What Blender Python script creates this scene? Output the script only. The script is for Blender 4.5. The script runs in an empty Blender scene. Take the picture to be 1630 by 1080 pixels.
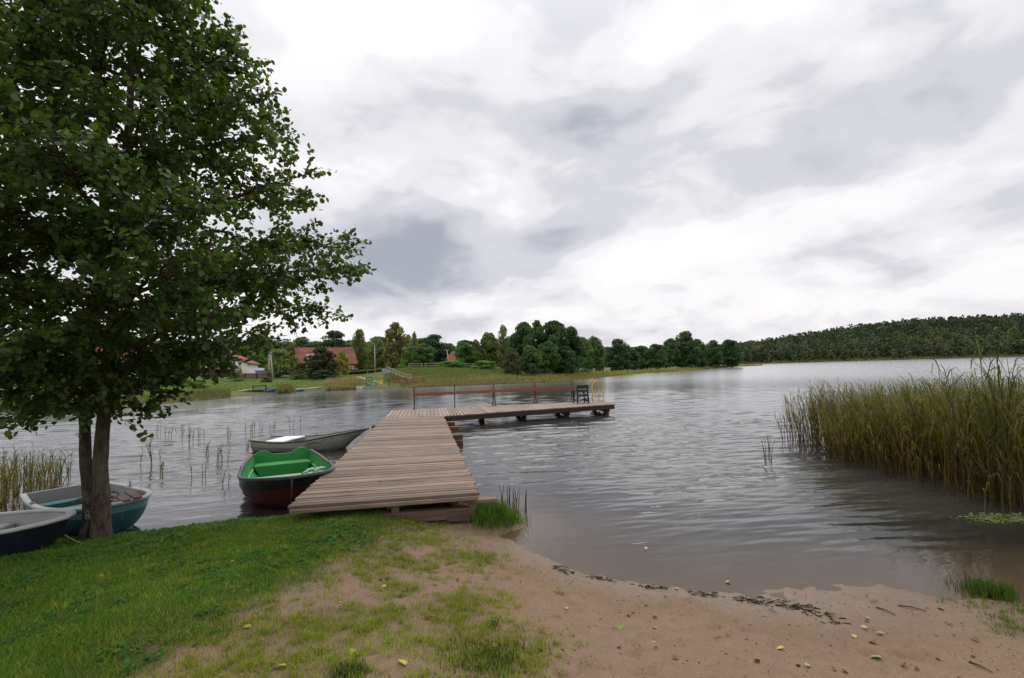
import bpy, bmesh, math, random
import numpy as np
from mathutils import Vector, Matrix
R_ = math.radians
random.seed(7)
rng = np.random.default_rng(11)
scene = bpy.context.scene
COL = scene.collection

# ------------------------------------------------------------------ camera
EYE, FPX, PITCH, ROLL = 2.3, 815.0, R_(3.23), R_(1.6)
cam_d = bpy.data.cameras.new('camera')
cam = bpy.data.objects.new('camera', cam_d)
COL.objects.link(cam)
cam_d.sensor_width = 36.0
cam_d.lens = 18.0
cam_d.clip_start = 0.05
cam_d.clip_end = 5000
cam.matrix_world = Matrix.Translation((0, 0, EYE)) @ Matrix.Rotation(R_(90) + PITCH, 4, 'X') @ Matrix.Rotation(-ROLL, 4, 'Z')
scene.camera = cam
scene.render.resolution_x, scene.render.resolution_y = 1024, 678


def ray(px, py):
    """direction of a photograph pixel (1630 x 1080)"""
    x, y = (px - 815) / FPX, -(py - 540) / FPX
    x, y = math.cos(ROLL) * x + math.sin(ROLL) * y, -math.sin(ROLL) * x + math.cos(ROLL) * y
    return Vector((x, math.cos(PITCH) - math.sin(PITCH) * y, math.sin(PITCH) + math.cos(PITCH) * y))


def on(px, py, z=0.0):
    d = ray(px, py)
    t = (z - EYE) / d.z
    return Vector((d.x * t, d.y * t, z))


def at(px, py, Y):
    d = ray(px, py)
    t = Y / d.y
    return Vector((d.x * t, Y, EYE + d.z * t))


# ------------------------------------------------------------------ world, sun, exposure
SUN_EL, SUN_AZ = R_(48), R_(14)          # azimuth from +Y towards +X
world = bpy.data.worlds.new('World')
scene.world = world
world.use_nodes = True
wt = world.node_tree
wt.nodes.clear()


class NT:
    """tiny helper for wiring node trees"""

    def __init__(self, tree):
        self.t = tree

    def n(self, kind, **kw):
        nd = self.t.nodes.new(kind)
        ins = kw.pop('ins', {})
        for k, v in kw.items():
            setattr(nd, k, v)
        for k, v in ins.items():
            s = nd.inputs[k]
            if isinstance(v, bpy.types.NodeSocket):
                self.t.links.new(v, s)
            else:
                s.default_value = v
        return nd

    def math(self, op, a, b=0.0, clamp=False):
        return self.n('ShaderNodeMath', operation=op, use_clamp=clamp, ins={0: a, 1: b}).outputs[0]

    def vmath(self, op, a, b=(0, 0, 0)):
        nd = self.n('ShaderNodeVectorMath', operation=op, ins={0: a, 1: b})
        return nd

    def noise(self, vec, scale, detail=4.0, rough=0.5, dist=0.0):
        ins = {'Scale': scale, 'Detail': detail, 'Roughness': rough, 'Distortion': dist}
        if vec is not None:
            ins['Vector'] = vec
        return self.n('ShaderNodeTexNoise', ins=ins)

    def ramp(self, fac, stops, interp='LINEAR'):
        nd = self.n('ShaderNodeValToRGB', ins={0: fac})
        cr = nd.color_ramp
        cr.interpolation = interp
        while len(cr.elements) < len(stops):
            cr.elements.new(0.5)
        for e, (p, c) in zip(cr.elements, stops):
            e.position = p
            e.color = (*c, 1) if len(c) == 3 else c
        return nd.outputs[0]

    def rng(self, v, a, b, c=0.0, d=1.0, smooth=False):
        nd = self.n('ShaderNodeMapRange', interpolation_type='SMOOTHSTEP' if smooth else 'LINEAR',
                    ins={'Value': v, 'From Min': a, 'From Max': b, 'To Min': c, 'To Max': d})
        return nd.outputs[0]

    def mix(self, f, a, b, mode='MIX'):
        nd = self.n('ShaderNodeMix', data_type='RGBA', blend_type=mode, ins={'Factor': f})
        for s, v in ((nd.inputs[6], a), (nd.inputs[7], b)):
            if isinstance(v, bpy.types.NodeSocket):
                self.t.links.new(v, s)
            else:
                s.default_value = (*v, 1) if len(v) == 3 else v
        return nd.outputs[2]


W = NT(wt)
tc = W.n('ShaderNodeTexCoord').outputs['Generated']
dirn = W.vmath('NORMALIZE', tc).outputs[0]
sx = W.n('ShaderNodeSeparateXYZ', ins={0: dirn})
zz = W.math('ADD', W.math('MAXIMUM', sx.outputs[2], 0.0), 0.40)
plane = W.n('ShaderNodeCombineXYZ', ins={0: W.math('DIVIDE', sx.outputs[0], zz), 1: W.math('DIVIDE', sx.outputs[1], zz), 2: W.math('MULTIPLY', sx.outputs[2], 1.5)}).outputs[0]
off = W.vmath('ADD', plane, (5.7, 2.3, 0.4)).outputs[0]
warp = W.noise(off, 2.6, 3, 0.5)
wv = W.vmath('MULTIPLY', W.vmath('SUBTRACT', warp.outputs['Color'], (0.5, 0.5, 0.5)).outputs[0], (0.22, 0.22, 0.22)).outputs[0]
p2 = W.vmath('ADD', off, wv).outputs[0]
n1 = W.noise(p2, 2.7, 8, 0.50, 0.1).outputs[0]
n2 = W.noise(p2, 7.0, 6, 0.52, 0.0).outputs[0]
# billows: rounded cauliflower edges
vo = W.n('ShaderNodeTexVoronoi', feature='F1', voronoi_dimensions='2D', ins={'Vector': p2, 'Scale': 5.0, 'Detail': 2.0, 'Roughness': .5, 'Lacunarity': 2.2}).outputs['Distance']
# the same noise a little nearer the sun: gives the clouds a lit and a shaded side
p3 = W.vmath('ADD', p2, (-0.02, -0.09, 0.09)).outputs[0]
n1s = W.noise(p3, 2.7, 8, 0.50, 0.1).outputs[0]
dens = W.math('ADD', W.math('MULTIPLY', W.math('SUBTRACT', n1, 0.5), 1.35), W.math('MULTIPLY', W.math('SUBTRACT', n2, 0.5), 0.42))
dens = W.math('ADD', dens, W.math('MULTIPLY', W.math('SUBTRACT', .42, vo), .12))
# heavier and thinner places of the cloud deck: (photo pixel, radius sideways, radius up, weight)
for px, py, rx, rz, w in [
        (655, 395, .24, .11, .72), (570, 440, .20, .07, .30), (600, 190, .20, .10, .30), (690, 190, .20, .11, .26),
        (905, 150, .17, .20, .40), (940, 50, .20, .10, .12), (885, 370, .10, .11, .50), (1010, 235, .24, .11, .20),
        (1555, 70, .30, .13, .34), (1290, 402, .09, .020, .34), (1330, 190, .25, .10, .16), (1500, 330, .20, .07, .14), (1150, 465, .30, .022, .16),
        (720, 90, .20, .14, -.30), (480, 90, .20, .14, -.18), (700, 285, .22, .07, -.26), (1080, 70, .26, .18, -.14),
        (1200, 300, .36, .09, -.16), (1050, 430, .45, .07, -.26), (620, 500, .40, .04, -.25), (1450, 470, .40, .05, -.20), (820, 335, .07, .06, -.22)]:
    d = ray(px, py).normalized()
    df = W.vmath('MULTIPLY', W.vmath('SUBTRACT', W.vmath('ADD', dirn, W.vmath('MULTIPLY', wv, (.35, .35, .35)).outputs[0]).outputs[0], tuple(d)).outputs[0], (1 / rx, 1 / rx, 1 / rz)).outputs[0]
    ln = W.vmath('LENGTH', df).outputs['Value']
    dens = W.math('ADD', dens, W.rng(ln, 0.0, 1.5, w, 0.0, True))
rim = W.math('MULTIPLY', W.math('SUBTRACT', n1, n1s), 1.15)
dens = W.math('ADD', W.math('ADD', dens, rim), 0.03)
cloud = W.ramp(W.rng(dens, -0.72, 0.95), [(0.0, (1.03, 1.02, 1.02)), (.28, (.95, .94, .955)), (.44, (.83, .825, .86)), (.62, (.66, .67, .72)), (1.0, (.38, .415, .48))], 'EASE')
# an overcast sky grows brighter towards its top
zen = W.rng(sx.outputs[2], .42, .98, 1.0, 1.7, True)
cloud = W.vmath('MULTIPLY', cloud, W.n('ShaderNodeCombineXYZ', ins={0: zen, 1: zen, 2: zen}).outputs[0]).outputs[0]
sky = W.n('ShaderNodeTexSky', sky_type='NISHITA', sun_disc=False, sun_elevation=SUN_EL, sun_rotation=SUN_AZ, air_density=1.0, dust_density=2.0, ozone_density=1.0)
cl10 = W.vmath('MULTIPLY', cloud, (10.4, 10.3, 10.3)).outputs[0]
skymix = W.mix(0.97, sky.outputs[0], cl10)
bg = W.n('ShaderNodeBackground', ins={'Color': skymix, 'Strength': 0.1})
W.n('ShaderNodeOutputWorld', ins={'Surface': bg.outputs[0]})

sun_d = bpy.data.lights.new('sun', 'SUN')
sun_d.energy = 1.1
sun_d.angle = R_(50)
sun_d.color = (1.0, 0.95, 0.88)
sun = bpy.data.objects.new('sun', sun_d)
COL.objects.link(sun)
sd = Vector((math.sin(SUN_AZ) * math.cos(SUN_EL), math.cos(SUN_AZ) * math.cos(SUN_EL), math.sin(SUN_EL)))
sun.rotation_euler = sd.to_track_quat('Z', 'Y').to_euler()
sun.location = (10, 20, 30)

vs = scene.view_settings
vs.view_transform = 'Standard'
vs.look = 'None'
vs.exposure = 0.0
vs.gamma = 1.0
vs.use_curve_mapping = False
scene.cycles.max_bounces = 6
scene.cycles.diffuse_bounces = 3
scene.cycles.glossy_bounces = 3
scene.cycles.transmission_bounces = 2
scene.cycles.transparent_max_bounces = 8
scene.cycles.caustics_reflective = False
scene.cycles.caustics_refractive = False


# ------------------------------------------------------------------ helpers
def smooth(a, b, x):
    t = np.clip((x - a) / (b - a), 0, 1)
    return t * t * (3 - 2 * t)


def vnoise(x, y, seed=0):
    """value noise on numpy arrays, -1..1"""
    xi, yi = np.floor(x).astype(np.int64), np.floor(y).astype(np.int64)
    xf, yf = x - xi, y - yi
    u, v = xf * xf * (3 - 2 * xf), yf * yf * (3 - 2 * yf)

    def h(a, b):
        n = (a * 374761393 + b * 668265263 + seed * 974634777) & 0x7fffffff
        n = ((n ^ (n >> 13)) * 1274126177) & 0x7fffffff
        n = n ^ (n >> 16)
        return (n & 0xffff) / 32767.5 - 1
    return (h(xi, yi) * (1 - u) + h(xi + 1, yi) * u) * (1 - v) + (h(xi, yi + 1) * (1 - u) + h(xi + 1, yi + 1) * u) * v


def fbm(x, y, seed=0, oct=4):
    s, a, t = 0, 1.0, 0
    for i in range(oct):
        s = s + a * vnoise(x * 2 ** i + 17.3 * i, y * 2 ** i - 9.1 * i, seed + i)
        t += a
        a *= .5
    return s / t


def tag(o, label=None, cat=None, group=None, kind=None):
    for k, v in (('label', label), ('category', cat), ('group', group), ('kind', kind)):
        if v:
            o[k] = v
    return o


def empty(name, loc=(0, 0, 0), rz=0.0, label=None, cat=None, group=None):
    o = bpy.data.objects.new(name, None)
    o.empty_display_size = .2
    COL.objects.link(o)
    o.location = loc
    o.rotation_euler = (0, 0, rz)
    return tag(o, label, cat, group)


def link(name, me, parent=None, mat=None):
    o = bpy.data.objects.new(name, me)
    COL.objects.link(o)
    if parent is not None:
        o.parent = parent
    if mat is not None:
        if not isinstance(mat, (list, tuple)):
            mat = [mat]
        if len(me.materials) == 0:
            for m in mat:
                me.materials.append(m)
    return o


def big_mesh(name, V, F, tint=None, smooth_=False, attrs=None):
    """V (n,3), F list of (m,k) int arrays"""
    me = bpy.data.meshes.new(name)
    V = np.asarray(V, dtype=np.float32)
    me.vertices.add(len(V))
    me.vertices.foreach_set('co', V.ravel())
    F = [np.asarray(f, dtype=np.int32) for f in F if len(f)]
    loops = np.concatenate([f.ravel() for f in F])
    tot = np.concatenate([np.full(len(f), f.shape[1], dtype=np.int32) for f in F])
    start = np.concatenate([[0], np.cumsum(tot)[:-1]]).astype(np.int32)
    me.loops.add(len(loops))
    me.loops.foreach_set('vertex_index', loops)
    me.polygons.add(len(tot))
    me.polygons.foreach_set('loop_start', start)
    if smooth_:
        me.polygons.foreach_set('use_smooth', np.ones(len(tot), dtype=bool))
    me.update(calc_edges=True)
    if tint is not None:
        a = me.attributes.new('tint', 'FLOAT_COLOR', 'POINT')
        t = np.ones((len(V), 4), dtype=np.float32)
        t[:, :tint.shape[1]] = tint
        a.data.foreach_set('color', t.ravel())
    for k, v in (attrs or {}).items():
        a = me.attributes.new(k, 'FLOAT', 'POINT')
        a.data.foreach_set('value', np.asarray(v, dtype=np.float32).ravel())
    return me


class MB:
    """collects small shapes into one mesh"""

    def __init__(self):
        self.v, self.f, self.t, self.m = [], [], [], []

    def add(self, vs_, fs, tint=1.0, mi=0):
        b = len(self.v)
        self.v += [tuple(p) for p in vs_]
        self.f += [tuple(i + b for i in f) for f in fs]
        self.t += [tint] * len(vs_)
        self.m += [mi] * len(fs)

    def box(self, c, s, rot=None, tint=1.0, mi=0, taper=1.0):
        x, y, z = s[0] / 2, s[1] / 2, s[2] / 2
        P = [Vector((sx_ * x * (taper if k else 1), sy * y * (taper if k else 1), (z if k else -z)))
             for k in (0, 1) for sx_, sy in ((-1, -1), (1, -1), (1, 1), (-1, 1))]
        if rot is not None:
            P = [rot @ p for p in P]
        c = Vector(c)
        self.add([p + c for p in P], [(0, 3, 2, 1), (4, 5, 6, 7), (0, 1, 5, 4), (1, 2, 6, 5), (2, 3, 7, 6), (3, 0, 4, 7)], tint, mi)

    def beam(self, a, b, w, h, tint=1.0, mi=0, up=(0, 0, 1), w2=None, h2=None):
        """rectangular bar from a to b"""
        a, b = Vector(a), Vector(b)
        d = (b - a).normalized()
        u = Vector(up)
        s = d.cross(u)
        if s.length < 1e-4:
            s = d.cross(Vector((1, 0, 0)))
        s.normalize()
        u = s.cross(d)
        w2 = w if w2 is None else w2
        h2 = h if h2 is None else h2
        P = [a + s * (i * w / 2) + u * (j * h / 2) for i, j in ((-1, -1), (1, -1), (1, 1), (-1, 1))] + \
            [b + s * (i * w2 / 2) + u * (j * h2 / 2) for i, j in ((-1, -1), (1, -1), (1, 1), (-1, 1))]
        self.add(P, [(0, 1, 2, 3)[::-1], (4, 5, 6, 7), (0, 1, 5, 4), (1, 2, 6, 5), (2, 3, 7, 6), (3, 0, 4, 7)], tint, mi)

    def tube(self, pts, rad, seg=8, tint=1.0, mi=0, cap=True):
        pts = [Vector(p) for p in pts]
        n = len(pts)
        if not hasattr(rad, '__len__'):
            rad = [rad] * n
        t0 = (pts[1] - pts[0]).normalized()
        ref = Vector((0, 0, 1)) if abs(t0.z) < .9 else Vector((1, 0, 0))
        s = t0.cross(ref).normalized()
        V = []
        for i, p in enumerate(pts):
            t = (pts[min(i + 1, n - 1)] - pts[max(i - 1, 0)]).normalized()
            s = (s - t * s.dot(t))
            s.normalize()
            u = t.cross(s)
            for k in range(seg):
                a = 2 * math.pi * k / seg
                V.append(p + (s * math.cos(a) + u * math.sin(a)) * rad[i])
        F = [(i * seg + k, i * seg + (k + 1) % seg, (i + 1) * seg + (k + 1) % seg, (i + 1) * seg + k) for i in range(n - 1) for k in range(seg)]
        if cap:
            F.append(tuple(range(seg))[::-1])
            F.append(tuple((n - 1) * seg + k for k in range(seg)))
        self.add(V, F, tint, mi)

    def prism(self, poly, z0, z1, tint=1.0, mi=0):
        n = len(poly)
        self.add([(p[0], p[1], z0) for p in poly] + [(p[0], p[1], z1) for p in poly],
                 [tuple(range(n))[::-1], tuple(range(n, 2 * n))] + [(i, (i + 1) % n, n + (i + 1) % n, n + i) for i in range(n)], tint, mi)

    def build(self, name, mats, parent=None, smooth_=False, bevel=0.0):
        me = bpy.data.meshes.new(name)
        me.from_pydata(self.v, [], self.f)
        if not isinstance(mats, (list, tuple)):
            mats = [mats]
        for m in mats:
            me.materials.append(m)
        me.polygons.foreach_set('material_index', np.array(self.m, dtype=np.int32))
        a = me.attributes.new('tint', 'FLOAT_COLOR', 'POINT')
        t = np.ones((len(self.v), 4), dtype=np.float32)
        for i, x in enumerate(self.t):
            t[i, :3] = x
        a.data.foreach_set('color', t.ravel())
        if bevel > 0:
            bm = bmesh.new()
            bm.from_mesh(me)
            bmesh.ops.recalc_face_normals(bm, faces=bm.faces)
            es = [e for e in bm.edges if len(e.link_faces) == 2 and e.calc_face_angle(0) > .5]
            bmesh.ops.bevel(bm, geom=es, offset=bevel, segments=1, affect='EDGES', clamp_overlap=True)
            bm.to_mesh(me)
            bm.free()
        if smooth_:
            me.polygons.foreach_set('use_smooth', np.ones(len(me.polygons), dtype=bool))
        me.update()
        return link(name, me, parent)


def children_of(o):
    return [c for c in COL.objects if c.parent == o]


def copy_tree(o, parent=None):
    kids = children_of(o)
    c = o.copy()
    COL.objects.link(c)
    if parent is not None:
        c.parent = parent
    for k in kids:
        copy_tree(k, c)
    return c


# ------------------------------------------------------------------ materials
def new_mat(name):
    m = bpy.data.materials.new(name)
    m.use_nodes = True
    m.node_tree.nodes.clear()
    return m, NT(m.node_tree)


def out(N, shader, disp=None):
    N.n('ShaderNodeOutputMaterial', ins={'Surface': shader})


def mat(name, col, rough=.6, var=.25, scale=6.0, bump=.0, bscale=40., stretch=(1, 1, 1), metal=0.0, spec=.4, tint=True, dirt=None, dscale=2.5, damt=.5):
    """painted or bare surface with mottling, optional dirt stains and bump"""
    m, N = new_mat(name)
    o = N.n('ShaderNodeTexCoord').outputs['Object']
    v = N.vmath('MULTIPLY', o, stretch).outputs[0]
    ns = N.noise(v, scale, 6, .6)
    f = N.rng(ns.outputs[0], .25, .75, 1 - var, 1 + var)
    c = N.mix(1.0, col, N.n('ShaderNodeCombineColor', ins={0: f, 1: f, 2: f}).outputs[0], 'MULTIPLY')
    if tint:
        at_ = N.n('ShaderNodeAttribute', attribute_name='tint').outputs['Color']
        c = N.mix(1.0, c, at_, 'MULTIPLY')
    if dirt:
        dn = N.noise(v, dscale, 7, .65, .4).outputs[0]
        c = N.mix(N.rng(dn, .5, .72, 0, damt), c, dirt)
    ins = {'Base Color': c, 'Roughness': N.rng(ns.outputs[0], .3, .7, max(rough - .1, .03), min(rough + .1, 1)), 'Metallic': metal, 'Specular IOR Level': spec}
    if bump:
        bn = N.noise(v, bscale, 5, .6).outputs[0]
        ins['Normal'] = N.n('ShaderNodeBump', ins={'Strength': bump, 'Distance': .01, 'Height': bn}).outputs[0]
    out(N, N.n('ShaderNodeBsdfPrincipled', ins=ins).outputs[0])
    return m


def leaf_mat(name, col, trans=.35, rough=.5, use_obj=False, tcol=None, spec=.35):
    m, N = new_mat(name)
    c = N.n('ShaderNodeAttribute', attribute_name='tint').outputs['Color']
    if use_obj:
        oi = N.n('ShaderNodeObjectInfo')
        c = N.mix(1.0, c, oi.outputs['Color'], 'MULTIPLY')
    else:
        c = N.mix(1.0, c, col, 'MULTIPLY')
    p = N.n('ShaderNodeBsdfPrincipled', ins={'Base Color': c, 'Roughness': rough, 'Specular IOR Level': spec}).outputs[0]
    tcx = N.mix(1.0, c, tcol or (1.5, 1.6, .7), 'MULTIPLY')
    t = N.n('ShaderNodeBsdfTranslucent', ins={'Color': tcx}).outputs[0]
    out(N, N.n('ShaderNodeMixShader', ins={0: trans, 1: p, 2: t}).outputs[0])
    return m


def wood_mat(name, col, dark, ang=0.0, grain=(2.0, 40.0, 40.0), rough=.75, bump=.35):
    m, N = new_mat(name)
    o = N.n('ShaderNodeTexCoord').outputs['Object']
    mp = N.n('ShaderNodeMapping', ins={'Vector': o, 'Rotation': (0, 0, -ang)}).outputs[0]
    v = N.vmath('MULTIPLY', mp, grain).outputs[0]
    g = N.noise(v, 1.0, 6, .65, .3).outputs[0]
    g2 = N.noise(N.vmath('MULTIPLY', mp, (grain[0] * .5, grain[1] * .12, grain[2] * .12)).outputs[0], 1.0, 4, .6).outputs[0]
    blot = N.noise(o, 1.6, 5, .6).outputs[0]
    c = N.mix(N.rng(g, .3, .72), dark, col)
    c = N.mix(N.rng(g2, .35, .7, 0, .35), c, tuple(min(1, x * 1.25) for x in col))
    at_ = N.n('ShaderNodeAttribute', attribute_name='tint').outputs['Color']
    c = N.mix(1.0, c, at_, 'MULTIPLY')
    c = N.mix(N.rng(blot, .5, .75, 0, .35), c, tuple(x * .6 for x in dark))
    b = N.n('ShaderNodeBump', ins={'Strength': bump, 'Distance': .006, 'Height': g}).outputs[0]
    out(N, N.n('ShaderNodeBsdfPrincipled', ins={'Base Color': c, 'Roughness': rough, 'Specular IOR Level': .3, 'Normal': b}).outputs[0])
    return m


# ------------------------------------------------------------------ ground, near bank
SH = np.array([(-80, 2.0), (-20, 5.8), (-12, 6.5), (-8.0, 6.85), (-6.6, 7.1), (-5.75, 7.22), (-5.2, 7.34), (-4.5, 7.75), (-3.6, 8.05), (-2.6, 8.5), (-1.4, 8.5), (-.72, 8.15),
               (-.15, 7.95), (.08, 7.55), (-.28, 7.2), (.19, 6.4), (.55, 5.95), (.95, 5.6), *[tuple(on(px, py)[:2]) for px, py in ((1080, 938), (1180, 947), (1265, 938), (1370, 930), (1470, 941), (1545, 955), (1640, 960))], (8, 4.6), (14, 3.5), (80, 0)], dtype=float)


def seg_dist(x, y, P):
    d = np.full(x.shape, 1e9)
    for (ax, ay), (bx, by) in zip(P[:-1], P[1:]):
        dx, dy = bx - ax, by - ay
        t = np.clip(((x - ax) * dx + (y - ay) * dy) / (dx * dx + dy * dy), 0, 1)
        d = np.minimum(d, np.hypot(x - ax - t * dx, y - ay - t * dy))
    return d


def in_poly(x, y, P):
    c = np.zeros(x.shape, dtype=bool)
    n = len(P)
    for i in range(n):
        (ax, ay), (bx, by) = P[i], P[(i + 1) % n]
        if ay == by:
            continue
        c ^= ((ay > y) != (by > y)) & (x < (bx - ax) * (y - ay) / (by - ay) + ax)
    return c


NEAR_POLY = np.vstack([SH, [(80, -200), (-80, -200)]])


def near_sd(x, y):
    d = seg_dist(x, y, SH)
    return np.where(in_poly(x, y, NEAR_POLY), d, -d)


def near_h(x, y, detail=True):
    x, y = np.asarray(x, float), np.asarray(y, float)
    s = near_sd(x, y)
    sp = np.maximum(s, 0)
    wob = fbm(x * 1.6, y * 1.6, 5, 3)
    lawn = .22 * (1 - np.exp(-sp / .22)) + .055 * sp
    beach = .035 * sp + .12 * sp * sp / (sp + .9)
    wet = .012 * sp + .085 * sp * sp / (sp + 1.6)
    b = smooth(-2.4, -.9, x + .25 * wob)
    wr = smooth(1.4, 2.6, x)
    h = lawn * (1 - b) + (beach * (1 - wr) + wet * wr) * b
    # muddy grass knob at the right, tuft knob beside the jetty
    h = h + .05 * np.exp(-((x - 4.7) ** 2 + (y - 4.1) ** 2) / .5) * smooth(0, .25, s)
    h = h + .12 * np.exp(-((x + .25) ** 2 + (y - 7.75) ** 2) / .12) * smooth(-.05, .2, s)
    sn = np.minimum(s, 0)
    under_l = np.maximum(.55 * sn, -.5 + .12 * sn)
    under_b = .06 * sn - .025 * sn * sn
    h = h + np.maximum(under_l * (1 - b) + under_b * b, -1.6) * (s < 0)
    if detail:
        k = smooth(-.3, .4, s)
        h = h + k * (.030 * fbm(x * .9, y * .9, 2, 3) + .012 * fbm(x * 4, y * 4, 3, 3)) * (.5 + .5 * (1 - b) + .35 * b) * (1 - .72 * wr * smooth(1.6, .6, s))
        h = h + smooth(-1.5, .0, s) * .006 * fbm(x * 11, y * 11, 9, 2)
    return h


def gh(px, py, it=12):
    """photo pixel -> point on the near ground"""
    z = .3
    for _ in range(it):
        p = on(px, py, z)
        z = .5 * z + .5 * float(near_h(np.array([p.x]), np.array([p.y]))[0])
    p = on(px, py, z)
    return p


def gz(x, y):
    return float(near_h(np.array([x]), np.array([y]))[0])


# lawn edge: density of the lawn, 1 = thick, 0 = bare sand
LAWN_EDGE = np.array([on(630, 838, .25)[:2], on(560, 880, .27)[:2], on(430, 940, .33)[:2], on(300, 1000, .38)[:2], on(120, 1078, .45)[:2], (-3.2, 1.5), (-5, -1)], dtype=float)
SPARSE_EDGE = np.array([on(690, 835, .2)[:2], on(800, 862, .15)[:2], on(850, 930, .2)[:2], on(850, 1000, .3)[:2], on(900, 1080, .35)[:2], (.3, 1.5), (.3, -2)], dtype=float)


def edge_x(y, E):
    o = np.argsort(E[:, 1])
    return np.interp(y, E[o, 1], E[o, 0])


def lawn_mask(x, y):
    w = .35 * fbm(x * 1.3, y * 1.3, 21, 4) + .18 * fbm(x * 5, y * 5, 22, 2)
    return smooth(.65, -.45, x - edge_x(y, LAWN_EDGE) + w)


def sparse_mask(x, y):
    w = .35 * fbm(x * 1.5, y * 1.5, 31, 4)
    base = smooth(.35, -.5, x - edge_x(y, SPARSE_EDGE) + w)
    patch = .12 + .88 * smooth(-.30, .25, fbm(x * 2.6, y * 2.6, 33, 3) + .16)
    return base * patch


def axis(lo, f0, f1, hi, fine, n):
    a = f0 - np.geomspace(.1, f0 - lo, n)[::-1]
    c = f1 + np.geomspace(.1, hi - f1, n)
    return np.concatenate([a, np.arange(f0, f1, fine), c])


gx = axis(-80, -8.5, 6.0, 80, .045, 40)
gy = axis(-80, 1.8, 9.2, 13.5, .045, 26)
X, Y = np.meshgrid(gx, gy)
Z = near_h(X, Y)
# footprints and scuffs pressed into the sand
for i in range(330):
    cx, cy = rng.uniform(-2.2, 3.4), rng.uniform(2.4, 7.2)
    if near_sd(np.array([cx]), np.array([cy]))[0] < .25:
        continue
    a, l, w_, dp = rng.uniform(0, 6.3), rng.uniform(.05, .14), rng.uniform(.03, .055), rng.uniform(.010, .030)
    ux, uy = (X - cx) * math.cos(a) + (Y - cy) * math.sin(a), -(X - cx) * math.sin(a) + (Y - cy) * math.cos(a)
    q = (ux / l) ** 2 + (uy / w_) ** 2
    Z -= dp * np.exp(-q * 1.2) - dp * .45 * np.exp(-(np.sqrt(q) - 1.5) ** 2 * 4)
# the drawn line in the sand
for P in [[(840, 1020), (930, 1035), (1000, 1042)], [(1000, 1042), (1060, 1030), (1080, 1018)]]:
    Q = np.array([gh(*p)[:2] for p in P])
    Z -= .012 * np.exp(-(seg_dist(X, Y, Q) / .03) ** 2)
# hollow washed out below the jetty's end
hp = gh(690, 822)
Z -= .22 * np.exp(-(((X - hp.x) / .38) ** 2 + ((Y - hp.y - .12) / .16) ** 2))
sdv = near_sd(X, Y)
LM = np.maximum(lawn_mask(X, Y), 0) * smooth(-.12, .05, sdv)
SM = sparse_mask(X, Y) * .8
RIGHT = smooth(.7, .1, np.hypot(X - 4.75, (Y - 4.2) * .8) - .4 + .3 * fbm(X * 3, Y * 3, 44, 3)) * smooth(-.05, .15, sdv)
ny, nx = X.shape
idx = np.arange(nx * ny).reshape(ny, nx)
Fq = np.stack([idx[:-1, :-1], idx[:-1, 1:], idx[1:, 1:], idx[1:, :-1]], -1).reshape(-1, 4)
gme = big_mesh('ground', np.stack([X, Y, Z], -1).reshape(-1, 3), [Fq], smooth_=True,
               attrs={'lawn': np.maximum(LM, np.maximum(SM * .45, RIGHT * .5)), 'shore': sdv})

m_ground, N = new_mat('ground')
o = N.n('ShaderNodeTexCoord').outputs['Object']
lawn = N.n('ShaderNodeAttribute', attribute_name='lawn').outputs['Fac']
geo = N.n('ShaderNodeNewGeometry')
pz = N.n('ShaderNodeSeparateXYZ', ins={0: geo.outputs['Position']}).outputs[2]
gr = N.noise(o, 210, 3, .75).outputs[0]
gr2 = N.noise(o, 1500, 1, .5).outputs[0]
md = N.noise(o, 7, 6, .6).outputs[0]
lg = N.noise(o, 1.1, 4, .55).outputs[0]
sand = N.mix(N.rng(md, .3, .7), (.262, .186, .120), (.362, .268, .180))
sand = N.mix(N.rng(lg, .35, .65, 0, .4), sand, (.285, .198, .122))
gm = N.noise(o, 38, 5, .7).outputs[0]
sand = N.mix(N.rng(gm, .35, .68), N.mix(1, sand, (.72, .68, .64), 'MULTIPLY'), sand)
sand = N.mix(N.rng(gr, .36, .62, .0, .9), (.13, .083, .050), sand)
sand = N.mix(N.rng(gr2, .60, .72, 0, .55), sand, (.50, .40, .29))
speck = N.n('ShaderNodeTexVoronoi', ins={'Vector': o, 'Scale': 55.0}).outputs['Distance']
sand = N.mix(N.rng(speck, .05, .10, .55, 0), sand, (.07, .045, .03))
soil = N.mix(N.rng(md, .3, .7), (.055, .05, .022), (.10, .095, .035))
c = N.mix(N.rng(N.math('ADD', lawn, N.math('MULTIPLY', N.math('SUBTRACT', md, .5), .6)), .25, .75), sand, soil)
wet = N.rng(N.math('ADD', pz, N.math('MULTIPLY', N.math('SUBTRACT', lg, .5), .05)), .012, .075, 1, 0)
c = N.mix(N.math('MULTIPLY', wet, .55), c, N.mix(1, c, (.52, .48, .45), 'MULTIPLY'))
bh = N.math('ADD', N.math('MULTIPLY', gr, .3), md)
b = N.n('ShaderNodeBump', ins={'Strength': N.rng(wet, 0, 1, .55, .12), 'Distance': .012, 'Height': bh}).outputs[0]
out(N, N.n('ShaderNodeBsdfPrincipled', ins={'Base Color': c, 'Roughness': N.rng(wet, .3, 1, .92, .42), 'Specular IOR Level': N.rng(wet, 0, 1, .15, .22), 'Normal': b}).outputs[0])
ground = tag(link('ground', gme, None, m_ground), 'sandy beach and lawn bank in the foreground', 'ground', kind='structure')

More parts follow.
